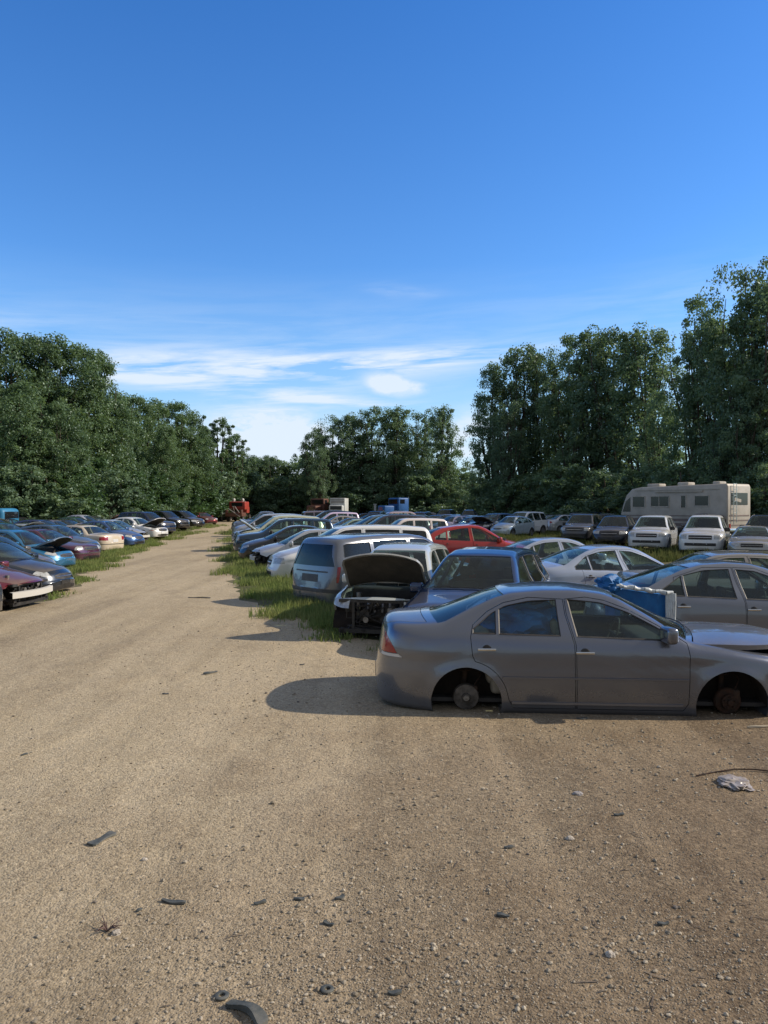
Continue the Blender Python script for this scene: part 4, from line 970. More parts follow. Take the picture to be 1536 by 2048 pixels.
sp_r = [(-1.7, 16.2, .6, 1.7, 4300, .30), (-.9, 14.3, .5, .9, 2400, .26), (-.6, 12.9, .4, .7, 1500, .18), (-2.6, 19.2, .6, 1.6, 2300, .32), (-3.2, 22, .7, 1.8, 2600, .32), (.9, 11.4, 1.2, .35, 900, .16),
        (-4.4, 26.5, .8, 3.0, 5200, .32), (-5.7, 32.5, .8, 3.0, 4600, .34), (-7.1, 40, .9, 4, 5200, .36), (-8.7, 50, 1.2, 6, 4400, .4), (-11.4, 64, 1.6, 8, 4500, .5), (-1, 21.5, 3, 1.6, 2500, .4), (-3.2, 25, 2, 1.2, 2500, .4)]
sp_l = [(-8.1, 17.9, .4, .8, 700, .14), (-9.2, 21.5, .7, 1.6, 2600, .2), (-10.2, 25.5, .7, 2.0, 3600, .25), (-11.2, 29.6, .8, 2.2, 4600, .28), (-12.2, 34.5, .9, 2.4, 4800, .3), (-13.0, 40, .9, 3, 4200, .3), (-14.2, 47.5, 1, 4, 3600, .35), (-15.6, 58, 1.2, 6, 3000, .4), (-18, 76, 1.3, 10, 2400, .4)]
grass('verge_grass', 'tufts of bright green grass growing along the edge of the right rows', sp_r, GM, 3)
grass('roadside_grass', 'low green grass verge along the left side of the gravel road', sp_l, GM, 4, .010)
sp_f = [(12, 46, 8, 6.5, 14000, .5), (24, 40, 7, 5, 6000, .5), (6, 44, 5, 6, 9000, .45), (15, 33, 5, 3.5, 8000, .55), (9, 56, 8, 4, 8000, .5), (21, 29, 4, 2, 4500, .5), (2.0, 35, 5, 4, 5000, .45), (8, 22, 4, 3, 3500, .4), (0, 60, 12, 6, 6000, .5)]
grass('field_grass', 'tall yellow green grass in the gap between the right hand car rows', sp_f, GM2, 5, .018)

# ------------------------------------------------------------------ trees
def leaf_mat(name, c1, c2):
    m = bpy.data.materials.new(name); m.use_nodes = True; t = NT(m); t.n.remove(t.b); out = t.n['Material Output']; co = t.coord()
    oi = t.new('ShaderNodeObjectInfo'); at = t.new('ShaderNodeAttribute', attribute_name='tone'); sc = t.new('ShaderNodeSeparateColor'); t.link(at.outputs['Color'], sc.inputs[0])
    f = t.math('ADD', t.math('MULTIPLY', t.noise(.5, 5, .7, co), .8), t.math('MULTIPLY', sc.outputs[0], .5)); f = t.ramp(f, (.42, 0.), (.9, 1.))
    c = t.mix(f, c1, c2); c = t.mix(t.math('MULTIPLY', oi.outputs['Random'], .45), c, (c1[0]*.7, c1[1]*.75, c1[2]*1.0))
    d = t.new('ShaderNodeBsdfDiffuse'); t.link(c, d.inputs[0]); u = t.new('ShaderNodeBsdfTranslucent'); t.link(t.mix(.5, c, (c2[0]*1.2, c2[1]*1.2, c2[2]*.5)), u.inputs[0])
    g = t.new('ShaderNodeBsdfGlossy'); g.inputs['Roughness'].default_value = .45; g.inputs[0].default_value = (.35, .42, .45, 1)
    s = t.new('ShaderNodeMixShader'); s.inputs[0].default_value = .38; t.link(d.outputs[0], s.inputs[1]); t.link(u.outputs[0], s.inputs[2])
    s2 = t.new('ShaderNodeMixShader'); s2.inputs[0].default_value = .07; t.link(s.outputs[0], s2.inputs[1]); t.link(g.outputs[0], s2.inputs[2]); t.link(s2.outputs[0], out.inputs[0]); return m
LM = leaf_mat('broad_leaves', (.075, .135, .075), (.20, .30, .135)); LMR = leaf_mat('lifted_leaves', (.09, .155, .10), (.22, .32, .17)); LMB = leaf_mat('bush_leaves', (.04, .09, .04), (.12, .21, .08))  # second leaf colour raised and cooled in place of haze on backlit trees
BARK = noisy('bark', (.10, .085, .065), (.045, .038, .03), 3, .95, 0, .6, 12)
def leaves_mesh(name, C, Rr, per, size, rng, m):
    """C clump centres, Rr radii"""
    K = len(C); N = K*per; idx = np.repeat(np.arange(K), per); v = rng.normal(size=(N, 3)); v /= np.linalg.norm(v, axis=1)[:, None]
    r = rng.random(N)**.45; P = C[idx]+v*(r*Rr[idx])[:, None]*np.array([1, 1, .8])
    n = v*.7+rng.normal(size=(N, 3))*.7+np.array([0, 0, .3]); n /= np.linalg.norm(n, axis=1)[:, None]
    t = np.cross(n, rng.normal(size=(N, 3))); t /= np.linalg.norm(t, axis=1)[:, None]; b = np.cross(n, t)
    s = (size*(.6+.8*rng.random(N)))[:, None]
    V = np.stack([P-t*s, P-b*s*.55, P+t*s, P+b*s*.55], 1).reshape(-1, 3); i = np.arange(N)*4; Fc = np.stack([i, i+1, i+2, i+3], 1)
    me = mesh_np(name, V, Fc, m, False); at = me.color_attributes.new('tone', 'FLOAT_COLOR', 'POINT')
    tone = np.repeat((rng.random(K)[idx]*.5+.5*rng.random(N))[:, None], 4, 0).reshape(-1, 1)
    at.data.foreach_set('color', np.repeat(np.repeat((rng.random(K)[idx]*.5+.5*rng.random(N)), 4)[:, None], 4, 1).astype(np.float32).ravel())
    return me
def make_tree(name, seed, H, Rm, leaf_m, base=.12, clumps=210, per=80, size=.17, lobes=7, shape='oval'):
    rnd = random.Random(seed); rng = np.random.default_rng(seed); root = empty(name); m = MB(); C = []; Rr = []
    def limb(p0, p1, r0, r1, bend):
        n = 5; pts = []; side = Vector((rnd.uniform(-1, 1), rnd.uniform(-1, 1), .3))*bend
        for k in range(n+1):
            t = k/n; pts.append(Vector(p0).lerp(Vector(p1), t)+side*math.sin(math.pi*t))
        for k in range(n): m.cyl(pts[k], pts[k+1], r0+(r1-r0)*k/n, r0+(r1-r0)*(k+1)/n, 7, caps=False)
        return pts
    tr = .016*H+.03; lead = limb((0, 0, -.1), (rnd.uniform(-.5, .5), rnd.uniform(-.5, .5), H*.9), tr, .04, .25)
    def env(t): # crown radius factor by height
        if shape == 'oval': return (math.sin(math.pi*min(max((t-base)/(1-base), 0), 1)**.75))**.7
        if shape == 'spread': return (math.sin(math.pi*min(max((t-base)/(1-base), 0), 1)**1.3))**.55
        return (1-max((t-base)/(1-base), 0)**2.2)**.5
    lob = [(rnd.uniform(0, 6.28), rnd.uniform(.62, .97), rnd.uniform(.55, 1.0)) for _ in range(lobes)]
    for k, (a, top, rr) in enumerate(lob):           # ascending leaders, each with a column of clumps
        z0 = H*rnd.uniform(base*.7, .42); z1 = H*top; rad = Rm*rr*.72; 
        e = Vector((math.cos(a)*rad*env(top*.93)*1.0, math.sin(a)*rad*env(top*.93), z1)); s0 = lead[min(int(z0/(H*.9)*5), 4)]
        pts = limb(s0, e, tr*.5, .03, rad*.25)
        n = int(clumps*.55/lobes)
        for j in range(n):
            t = rnd.uniform(.25, 1.0); i = min(int(t*5), 4); p = pts[i].lerp(pts[i+1], t*5-i); tt = p.z/H; w = Rm*.36*(1.05-.55*t)*(.5+.7*env(tt))
            q = p+Vector((rnd.gauss(0, .55), rnd.gauss(0, .55), rnd.gauss(0, .5)))*w
            C.append(q); Rr.append(rnd.uniform(.45, 1.0)*(1.1-.45*t)*Rm/4.6)
            if rnd.random() < .25: m.cyl(p, q, .035, .012, 5, caps=False)
    n = clumps-len(C)
    while n > 0:                                       # fill of the body, uneven by azimuth
        a = rnd.uniform(0, 6.28); t = rnd.uniform(base, .97); lump = .78+.22*math.sin(a*3+seed+t*5)+.12*math.sin(a*5-t*11+seed*2)
        r = Rm*env(t)*lump*rnd.uniform(.35, 1)**.5*.92; q = Vector((math.cos(a)*r, math.sin(a)*r, H*t)); C.append(q); Rr.append(rnd.uniform(.5, 1.05)*Rm/4.6); n -= 1
        if rnd.random() < .12: b0 = lead[min(int(t*.8*5), 5)]; m.cyl(b0, q, .05, .015, 5, caps=False)
    m.build('trunk', BARK, root, ang=60)
    link(bpy.data.objects.new('crown', leaves_mesh('crown', np.array([c[:] for c in C]), np.array(Rr), per, size, rng, leaf_m)), root)
    return root
TREES = {}
for i, (H, Rm, lm, base, cl, lobes, shp) in enumerate([
    (18, 5.4, LM, .05, 300, 8, 'oval'), (17, 5.0, LM, .05, 280, 7, 'oval'), (19, 6.0, LM, .05, 330, 10, 'oval'), (18, 3.6, LM, .12, 130, 6, 'oval'),
    (18, 5.4, LMR, .14, 205, 11, 'oval'), (19, 6.0, LMR, .16, 215, 12, 'spread'), (17, 5.0, LMR, .16, 150, 10, 'spread'), (19, 4.8, LMR, .14, 170, 10, 'oval')]):
    TREES[i] = make_tree('tree_proto%d' % i, 11+i*7, H, Rm, lm, base, cl, 120, .125, lobes, shp)
    TREES[i]['H'] = H
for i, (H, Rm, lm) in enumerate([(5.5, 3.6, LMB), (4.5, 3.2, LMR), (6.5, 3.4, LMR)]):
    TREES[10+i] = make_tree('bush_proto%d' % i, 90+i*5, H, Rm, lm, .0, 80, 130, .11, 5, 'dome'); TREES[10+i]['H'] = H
for k in TREES: index_children(TREES[k])
def plant(k, name, label, group, x, y, h, rz, wide=1.):
    r = copy_tree(TREES[k]); r.name = name; s = h/TREES[k]['H']; r.location = (x, y, 0); r.rotation_euler = (0, 0, rz); r.scale = (s*wide, s*wide, s); 
    if 'H' in r: del r['H']
    return setp(r, label, 'tree' if k < 10 else 'bush', group)
ORD = ['first','second','third','fourth','fifth','sixth','seventh','eighth','ninth','tenth','eleventh','twelfth','thirteenth','fourteenth','fifteenth','sixteenth','seventeenth','eighteenth','nineteenth','twentieth','twenty-first','twenty-second','twenty-third','twenty-fourth','twenty-fifth','twenty-sixth','twenty-seventh','twenty-eighth','twenty-ninth','thirtieth','thirty-first','thirty-second','thirty-third','thirty-fourth','thirty-fifth','thirty-sixth','thirty-seventh','thirty-eighth','thirty-ninth','fortieth']
def tree_rows():
    rnd = random.Random(21)
    T = lambda py, d: CAMH+(HY-py)*d/F
    def row(spec, kinds, where, group, front):
        for i, (px, py, d, w) in enumerate(sorted(spec)):
            k = kinds[i % len(kinds)]; h = T(py, d)
            sz = 'tall' if h > 16 else 'medium'
            plant(k, 'tree', '%s leafy tree, %s from the left in the %s' % (sz, ORD[i], where), group, wx(px, d), d, h, rnd.uniform(0, 6.28), w)
    row([(-150,650,66,1.15),(-60,655,68,1.15),(15,660,70,1.0),(70,668,72,.95),(118,672,73,1.0),(165,690,75,.9),(200,702,77,.8),(40,760,62,1.1),(120,800,64,1.0)], [0,2,1,0,2,1], 'tall left tree line', 'trees in the tall left tree line', 1)
    row([(240,785,88,1.0),(275,790,92,1.0),(312,798,96,1.0),(350,803,100,1.05),(385,822,104,1.0),(405,850,108,.9),(330,850,86,.9),(250,860,80,.9)], [1,0,2], 'lower left tree line', 'trees in the lower left tree line', 1)
    row([(440,826,116,1.1),(472,860,118,1.0)], [3], 'sparse pair where the road ends', 'sparse trees at the road end', 1)
    row([(500,905,128,1.1),(535,908,130,1.2),(570,928,131,1.1),(600,955,131,1.2)], [4,6], 'low row right of the road end', 'low trees at the road end', 1)
    row([(628,862,122,.85),(662,832,124,1.0),(705,822,125,1.0),(748,812,126,1.05),(790,808,126,1.0),(832,820,127,.95),(884,806,122,.85),(640,890,116,.7)], [6,4,5,4], 'middle tree clump', 'trees in the middle clump', 1)
    row([(950,930,118,1.0),(985,716,98,.72),(1042,682,96,.95),(1092,694,95,.75),(1140,668,90,.9),(1192,648,86,.9),(1235,655,84,.85),(1296,642,80,1.0),(1015,800,90,.7),(1150,830,84,.8)], [7,4,6,4,5,7], 'right tree line', 'trees in the right tree line', 1)
    row([(1322,800,70,.8),(1392,590,66,.72),(1436,620,64,.8),(1478,528,60,.72),(1540,540,58,.95),(1620,520,58,1.1),(1720,560,60,1.2),(1500,760,56,.9),(1440,800,58,.8)], [6,7,4,7,5,4], 'clump behind the motorhome', 'trees behind the motorhome', 1)
    bs = []
    for px in range(-220, 1900, 36):
        px = px+rnd.uniform(-12, 12)
        d = float(np.interp(px, [-220, 0, 200, 420, 520, 900, 1000, 1250, 1400, 1800], [58, 62, 68, 112, 128, 122, 96, 74, 56, 54]))
        bs.append((px, d-rnd.uniform(1, 4), rnd.uniform(3.6, 6.2)*(d/80)**.5))
        bs.append((px+18, d+rnd.uniform(4, 9), rnd.uniform(6, 9)*(d/80)**.5*(.72 if px > 900 else 1)))
    for i, (px, d, h) in enumerate(bs):
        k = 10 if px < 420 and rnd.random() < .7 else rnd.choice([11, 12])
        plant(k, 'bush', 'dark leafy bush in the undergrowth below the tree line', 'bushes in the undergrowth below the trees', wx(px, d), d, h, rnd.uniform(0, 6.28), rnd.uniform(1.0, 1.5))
    # the wood further back that closes every gap at ground level
    rng = np.random.default_rng(8); K = 1500; px = rng.uniform(-500, 2300, K); d = np.interp(px, [-500, 0, 420, 900, 1250, 1500, 2300], [86, 92, 128, 138, 104, 84, 80])+rng.uniform(0, 6, K)
    z = rng.random(K)**1.2*np.interp(px, [0, 200, 420, 600, 930, 1000, 1300, 1500], [8, 8, 7, 5.5, 6, 6, 6, 6.5]); C = np.stack([(px-768)/F*d, d, z+.4], 1)
    me = leaves_mesh('distant_wood', C, rng.uniform(1.2, 2.4, K), 60, .30, rng, LMR); setp(link(bpy.data.objects.new('distant_wood', me)), 'dark distant wood closing the view behind the tree lines', 'wood', kind='stuff')
tree_rows()
for k in TREES:
    for q in list(recurse(TREES[k]))[::-1]: bpy.data.objects.remove(q)
# ------------------------------------------------------------------ vehicles
for k in SP:
    build_proto(k, SP[k]); index_children(PROTO[k]['root'])
SILVER, WHITE, BLACK, BLUE, NAVY, RED, MAROON, TAN, GREEN, GREY, TEAL, CHAR = (.46,.48,.50), (.72,.73,.72), (.012,.013,.016), (.03,.09,.24), (.012,.03,.085), (.34,.022,.014), (.13,.012,.022), (.42,.36,.26), (.02,.07,.05), (.16,.17,.19), (.02,.09,.13), (.05,.055,.065)
CN = {SILVER:'silver', WHITE:'white', BLACK:'black', BLUE:'blue', NAVY:'dark blue', RED:'red', MAROON:'maroon', TAN:'tan', GREEN:'dark green', GREY:'grey', TEAL:'teal', CHAR:'charcoal'}
KN = {'sedan':'sedan','round_sedan':'sedan','old_sedan':'boxy sedan','hatchback':'hatchback','suv':'SUV','round_suv':'SUV','minivan':'minivan','pickup':'pickup truck','wrecked_suv':'SUV','wrecked_sedan':'sedan'}
CAT = {'sedan':'car','round_sedan':'car','old_sedan':'car','hatchback':'car','suv':'SUV','round_suv':'SUV','minivan':'minivan','pickup':'pickup truck','wrecked_suv':'SUV','wrecked_sedan':'car'}
NAME = {'sedan':'parked_car','round_sedan':'parked_car','old_sedan':'parked_car','hatchback':'hatchback','suv':'suv','round_suv':'suv','minivan':'minivan','pickup':'pickup_truck','wrecked_suv':'wrecked_suv','wrecked_sedan':'wrecked_car'}
def car(kind, label, group, x, y, h, color, **kw): return place(kind, NAME[kind], label, CAT[kind], group, x, y, h, color, **kw)
GF, GR_, GL = 'scrapped cars in the near right block', 'parked SUVs and cars facing the camera across the field', 'cars with their noses at the left edge of the road'
hero = car('sedan', 'dusty dark grey four-door sedan without wheels, side on in the foreground', GF, 2.18, 8.78, 94, (.155,.172,.21), metal=.72, sag=.185, wheels=False, hood=8)
car('round_sedan', 'grey sedan with chrome door handle right behind the foreground sedan', GF, 5.35, 11.9, 93, (.17,.185,.21), sag=.16, wheels=False)
car('old_sedan', 'light bronze sedan, its roof showing above the grey sedan', GF, 6.9, 14.6, 93, (.30,.28,.24), sag=.10, wheels=False)
car('round_sedan', 'pale silver blue sedan seen side on behind the blue tarp', GF, 5.0, 16.9, 76, (.42,.48,.58), sag=.17, wheels=False)
car('round_sedan', 'pale silver sedan behind the blue SUV with only roof and rear window showing', GF, 4.55, 20.2, 78, (.44,.49,.57), sag=.14, wheels=False)
car('round_suv', 'dark blue SUV facing the camera behind the grey sedan', GF, 1.66, 12.8, 200, (.012,.036,.10), sag=.27, wheels=False, scale=(1,.96,.97), metal=.5)
car('wrecked_suv', 'white SUV with raised hood and its front end stripped to the engine', GF, .36, 14.4, 193, (.50,.54,.53), sag=.24, wheels=False, hood=52, scale=(1,.89,.95), metal=.1)
car('minivan', 'grey blue minivan seen from behind at the grassy edge of the road', GF, .22, 18.55, 47, (.15,.165,.19), sag=.23, wheels=False)
car('minivan', 'white minivan with a long pale roof and dark front, nose toward the road', GF, -1.0, 23.4, 256, WHITE, metal=.05, sag=.16, wheels=False)
car('wrecked_sedan', 'silver sedan with greenish windshield and missing front bumper beside tall grass', GF, -2.5, 27.0, 258, SILVER, sag=.12, wheels=False)
car('round_sedan', 'black sedan between the white minivan and the red hatchback', GF, .1, 28.6, 98, BLACK, sag=.04)
car('hatchback', 'dark blue hatchback just left of the red hatchback', GF, .9, 32.4, 96, NAVY, sag=.12, wheels=False)
car('hatchback', 'bright red hatchback seen from the side in the middle of the yard', GF, 2.95, 26.2, 84, RED, metal=.1, sag=.0, scale=(1,1,1.04))
# row of SUVs
car('old_sedan', 'champagne silver sedan facing the camera at the right edge', GR_, 15.5, 32.4, 206, (.40,.39,.35), sag=.08)
car('suv', 'white SUV facing the camera, directly left of the champagne sedan', GR_, 14.35, 34.4, 208, WHITE, metal=.1, sag=.05, scale=(1,1,1.03))
car('suv', 'white SUV facing the camera, left of the other white SUV', GR_, 13.1, 37.4, 208, (.6,.62,.62), metal=.1, sag=.05)
car('round_suv', 'black SUV with dark windows beside the white SUVs', GR_, 12.6, 41.8, 206, BLACK, sag=.08)
car('suv', 'dark grey SUV standing in tall grass left of the black SUV', GR_, 11.9, 46.0, 208, CHAR, sag=.05)
car('suv', 'white SUV seen in three-quarter view alone in the far grass', GR_, 10.3, 57.0, 226, WHITE, metal=.05)
car('round_sedan', 'silver sedan with red tail light beyond the far white SUV', GR_, 14.4, 61.5, 60, SILVER)
car('round_suv', 'dark SUV behind the row of white SUVs near the motorhome', GR_, 16.9, 40.5, 210, CHAR)
car('suv', 'black SUV behind the champagne sedan at the right edge', GR_, 18.6, 37.5, 215, BLACK)
# left row, noses to the road
car('wrecked_sedan', 'maroon sedan with exposed pale bumper beam at the left edge', GL, -9.5, 16.6, 96, MAROON, sag=.18, wheels=True, hood=0, metal=.3)
car('round_sedan', 'black sedan with blue tinted windshield beside the maroon sedan', GL, -10.1, 19.4, 98, (.010,.018,.03), sag=.17)
car('round_suv', 'car at the very left edge with only its front tyre in view', GL, -9.35, 13.9, 97, CHAR, sag=.1)
car('hatchback', 'dull brown grey hatchback third along the left edge of the road', GL, -11.6, 22.3, 100, (.12,.11,.10), sag=.12)
car('hatchback', 'turquoise blue hatchback with its dark hood raised', GL, -12.65, 26.2, 100, (.025,.16,.32), sag=.10, hood=38, metal=.3)
car('old_sedan', 'purple maroon sedan with pinkish bumper next to the turquoise hatchback', GL, -13.5, 30.2, 104, (.10,.03,.06), sag=.14)
car('hatchback', 'slate blue hatchback squeezed behind the purple maroon sedan', GL, -14.3, 33.2, 104, (.06,.11,.17), sag=.1)
car('old_sedan', 'beige sedan with its rear and red tail lights toward the road', GL, -14.95, 37.4, 292, (.60,.52,.40), metal=.05, sag=.16)
car('round_sedan', 'blue sedan next to the beige sedan', GL, -15.0, 41.2, 106, BLUE, sag=.1)
car('wrecked_sedan', 'pale stripped hatch with exposed front beam on the left verge', GL, -15.9, 45.0, 108, (.5,.52,.52), sag=.1)
car('sedan', 'white sedan with its hood raised on the left verge', GL, -16.1, 49.4, 110, WHITE, metal=.05, hood=35)
car('suv', 'dark blue SUV beyond the white sedan with raised hood', GL, -17.3, 56.0, 112, NAVY)
car('suv', 'black SUV with pale roof beyond the dark blue SUV', GL, -18.8, 66.0, 114, BLACK)
car('minivan', 'black minivan where the left row thins out', GL, -19.8, 75.0, 118, BLACK)
car('old_sedan', 'small red sedan parked far off at the end of the road', GL, -20.9, 88.5, 138, (.20,.02,.03))
rnd = random.Random(12)
def line(n, x0, y0, x1, y1, head, where, group, palette, kinds, jit=.25, start=0, far=False, hoods=.12):
    for i in range(n):
        t = i/max(n-1, 1); x = x0+(x1-x0)*t+rnd.uniform(-jit, jit); y = y0+(y1-y0)*t+rnd.uniform(-.15, .15)
        col = palette[i % len(palette)] if rnd.random() < .75 else rnd.choice(palette); k = kinds[(i*3+start) % len(kinds)]
        up = rnd.random() < hoods
        lab = '%s %s%s, %s %s' % (CN[col], KN[k], ' with hood up' if up else '', ORD[i], where)
        sh_ = tuple(min(.8, c*rnd.uniform(.8, 1.25)) for c in col)
        car(k, lab, group, x, y, head+rnd.uniform(-5, 5)+(180 if rnd.random() < .12 else 0), sh_, metal=.05 if col == WHITE else .4, sag=rnd.uniform(.0, .14), wheels=True, hood=rnd.uniform(30, 50) if up else 0, scale=(rnd.uniform(.95, 1.03),)*2+(rnd.uniform(.95, 1.03),), far=far)
ALLK = ['round_sedan', 'old_sedan', 'hatchback', 'suv', 'sedan', 'minivan', 'round_suv', 'round_sedan', 'pickup', 'old_sedan', 'hatchback']
LOWK = ['round_sedan', 'old_sedan', 'hatchback', 'sedan', 'round_sedan', 'hatchback', 'old_sedan']
line(13, -3.5, 30.4, -11.6, 72, 256, 'back along the right edge of the road', 'cars with their noses at the right edge of the road', [BLACK, NAVY, SILVER, SILVER, WHITE, CHAR, SILVER, GREY, BLACK, WHITE], ['wrecked_sedan']+ALLK+['wrecked_sedan'], start=1, far=False)
line(10, 1.0, 36.5, -5.4, 70, 258, 'back in the second column right of the road', 'cars in the second column right of the road', [WHITE, NAVY, GREY, BLACK, SILVER, CHAR, TAN], ['suv', 'round_sedan', 'sedan', 'round_suv', 'hatchback', 'old_sedan', 'minivan'], far=True)
line(7, 2.8, 62, -2.5, 86, 258, 'back in the third column right of the road', 'cars in the third column right of the road', [NAVY, BLACK, SILVER, GREY, CHAR], ALLK, far=True)
line(15, -17.2, 33, -27.5, 82, 104, 'back in the second column left of the road', 'cars in the second column left of the road', [CHAR, MAROON, SILVER, NAVY, GREY, BLACK, GREEN, SILVER], LOWK, far=True)
line(10, -24, 47, -33.5, 80, 104, 'back in the third column left of the road', 'cars in the third column left of the road', [GREY, BLACK, NAVY, SILVER, CHAR, GREEN], LOWK+['suv'], start=2, far=True)
line(4, -27.6, 54, -33.0, 64, 104, 'back in the leftmost far column', 'cars in the leftmost far column', [NAVY, BLACK, CHAR], ALLK, far=True)
line(6, 3.0, 67.5, 11.3, 63, 196, 'from the left in the nearest far row', 'cars in the nearest far row', [NAVY, SILVER, CHAR, SILVER, NAVY, GREY], ['round_sedan', 'hatchback', 'sedan', 'old_sedan', 'round_suv', 'round_sedan'], far=True)
line(5, 5.6, 60.5, 9.2, 54.5, 226, 'from the left in the short middle row', 'cars in the short middle row', [SILVER, CHAR, NAVY, BLACK, SILVER], ['round_sedan', 'sedan', 'hatchback', 'old_sedan', 'round_suv'], far=True)
line(9, 2.0, 78, 20, 72, 196, 'from the left in the second far row', 'cars in the second far row', [BLACK, NAVY, SILVER, GREY, WHITE, NAVY, CHAR], ALLK, start=3, far=True)
line(5, 14.5, 66, 21.5, 58, 200, 'from the left behind the SUV row', 'cars behind the SUV row', [SILVER, NAVY, BLACK, WHITE, CHAR], ['old_sedan', 'suv', 'round_sedan', 'minivan', 'round_suv'], far=True)
line(9, -1, 90, 20, 84, 196, 'from the left in the farthest row', 'cars in the farthest row', [NAVY, CHAR, BLACK, GREY, NAVY], ALLK, start=5, far=True)
for k in PROTO:
    for q in list(recurse(PROTO[k]['root']))[::-1]: bpy.data.objects.remove(q)

# ------------------------------------------------------------------ motorhome
M['rv'] = noisy('motorhome_shell', (.46, .42, .36), (.35, .32, .27), 1.5, .5); M['rv2'] = noisy('motorhome_stripe', (.20, .15, .125), (.16, .125, .11), 3, .5)
def motorhome():
    r = empty('motorhome', (17.3, 44.7, 0), R(90-323)); r.scale = (.88, 1, 1.05) ; setp(r, 'old beige and brown striped motorhome parked in front of the trees', 'motorhome')
    L2, W2, z0, z1 = 3.9, 1.2, .75, 3.15
    prof = [(-L2, z0), (-L2, 3.05), (-L2+.08, 3.2), (2.2, 3.1), (2.9, 3.0), (3.35, 2.65), (3.62, 2.1), (3.8, 1.55), (3.9, 1.3), (3.9, z0)]
    me = prism(prof, -W2, W2); bm = bmesh.new(); bm.from_mesh(me)
    bmesh.ops.bevel(bm, geom=[e for e in bm.edges if e.calc_face_angle(0) > .8 and abs(e.verts[0].co.y) == abs(e.verts[1].co.y)], offset=.07, segments=3, affect='EDGES', profile=.5); bm.to_mesh(me); bm.free()
    me.materials.clear(); me.materials.append(M['rv']); 
    for p in me.polygons: p.use_smooth = True
    me.set_sharp_from_angle(angle=R(35)); inst('body', me, r)
    for s_ in (1, -1):
        m = MB(); m.box((-.05, s_*(W2+.004), 1.30), (7.5, .014, .14)); m.box((-1.2, s_*(W2+.004), 1.05), (5.3, .014, .16)); m.box((0, s_*(W2+.004), 1.52), (7.3, .014, .05)); m.build('stripe', M['rv2'], r)
        m = MB(); m.box((-.4, s_*(W2+.01), 2.93), (6.0, .05, .05)); m.box((-.6, s_*(W2+.03), 2.84), (3.4, .10, .09)); m.build('awning_rail', M['rv'], r)
        for x, w, h, z in ((2.35, .95, .62, 2.28), (.75, 1.35, .58, 2.30), (-.95, .36, .68, 2.28), (-2.2, .95, .55, 2.32)):
            m = MB(); 
            for a, b, c_, d_ in ((0, h/2, w, .05), (0, -h/2, w, .05), (w/2, 0, .05, h), (-w/2, 0, .05, h)): m.box((x+a, s_*(W2+.012), z+b), (c_, .03, d_))
            if w > 1.2: m.box((x+.05, s_*(W2+.012), z), (.04, .03, h-.05))
            f = m.build('window', M['rv'], r); m = MB(); m.box((x, s_*(W2+.004), z), (w-.06, .012, h-.06)); m.build('pane', M['darkpane'], f)
        m = MB(); m.quad((3.0, s_*(W2+.006), 2.55), (3.38, s_*(W2+.006), 2.30), (3.62, s_*(W2+.006), 1.72), (3.0, s_*(W2+.006), 1.72)); m.build('cab_window', M['darkpane'], r, smooth=False)
    m = MB(); m.quad((3.42, -.98, 2.62), (3.42, .98, 2.62), (3.80, 1.0, 1.62), (3.80, -1.0, 1.62)); m.build('windshield', M['darkpane'], r, smooth=False)
    m = MB(); m.box((-L2-.008, 0, 2.42), (.02, 1.7, .62)); f = m.build('rear_window', M['darkpane'], r)
    m = MB(); m.box((-L2-.02, .2, 2.36), (.02, .7, .16), Matrix.Rotation(R(8), 3, 'X')); m.build('curtain', M['rv'], f)
    m = MB()
    for z in (1.05, 1.3, 1.55): m.box((-L2-.006, 0, z), (.016, 2.1, .07))
    m.build('rear_stripe', M['rv2'], r)
    for y in (-1.0, 1.0): MB().box((-L2-.02, y, 1.0), (.03, .14, .26)).build('tail_light', M['tail'], r)
    for x, l_ in ((1.9, .95), (-.3, .8), (-2.6, .5)):
        m = MB(); m.box((x, 0, 3.24 if x < 1 else 3.2), (l_, .7, .22), bev=.06); m.build('roof_vent', M['rv'], r)
    m = MB(); m.box((3.95, 0, .85), (.12, 2.2, .22), bev=.03); m.box((-L2-.06, 0, .8), (.1, 2.2, .18), bev=.03); m.build('bumper', M['chrome'], r)
    m = MB(); m.box((0, 0, .6), (7.2, 2.0, .3)); m.build('chassis', M['plastic'], r)
    for x in (2.5, -1.9):
        for y in (1, -1):
            e = inst('wheel', WM['tyre'], r, (x, y*1.05, .4), (0, 0, 0 if y > 0 else math.pi), (1.3, 1.2, 1.3)); inst('rim', WM['rim'], e)
    # rear ladder
    m = MB(); 
    for y in (.45, .75): m.cyl((-L2-.1, y, 1.2), (-L2-.1, y, 3.2), .02, seg=6)
    for z in np.arange(1.4, 3.2, .3): m.cyl((-L2-.1, .45, z), (-L2-.1, .75, z), .015, seg=6)
    m.build('ladder', M['chrome'], r)
M['darkpane'] = mat('dark_pane', (.012, .014, .017), .12)
motorhome()

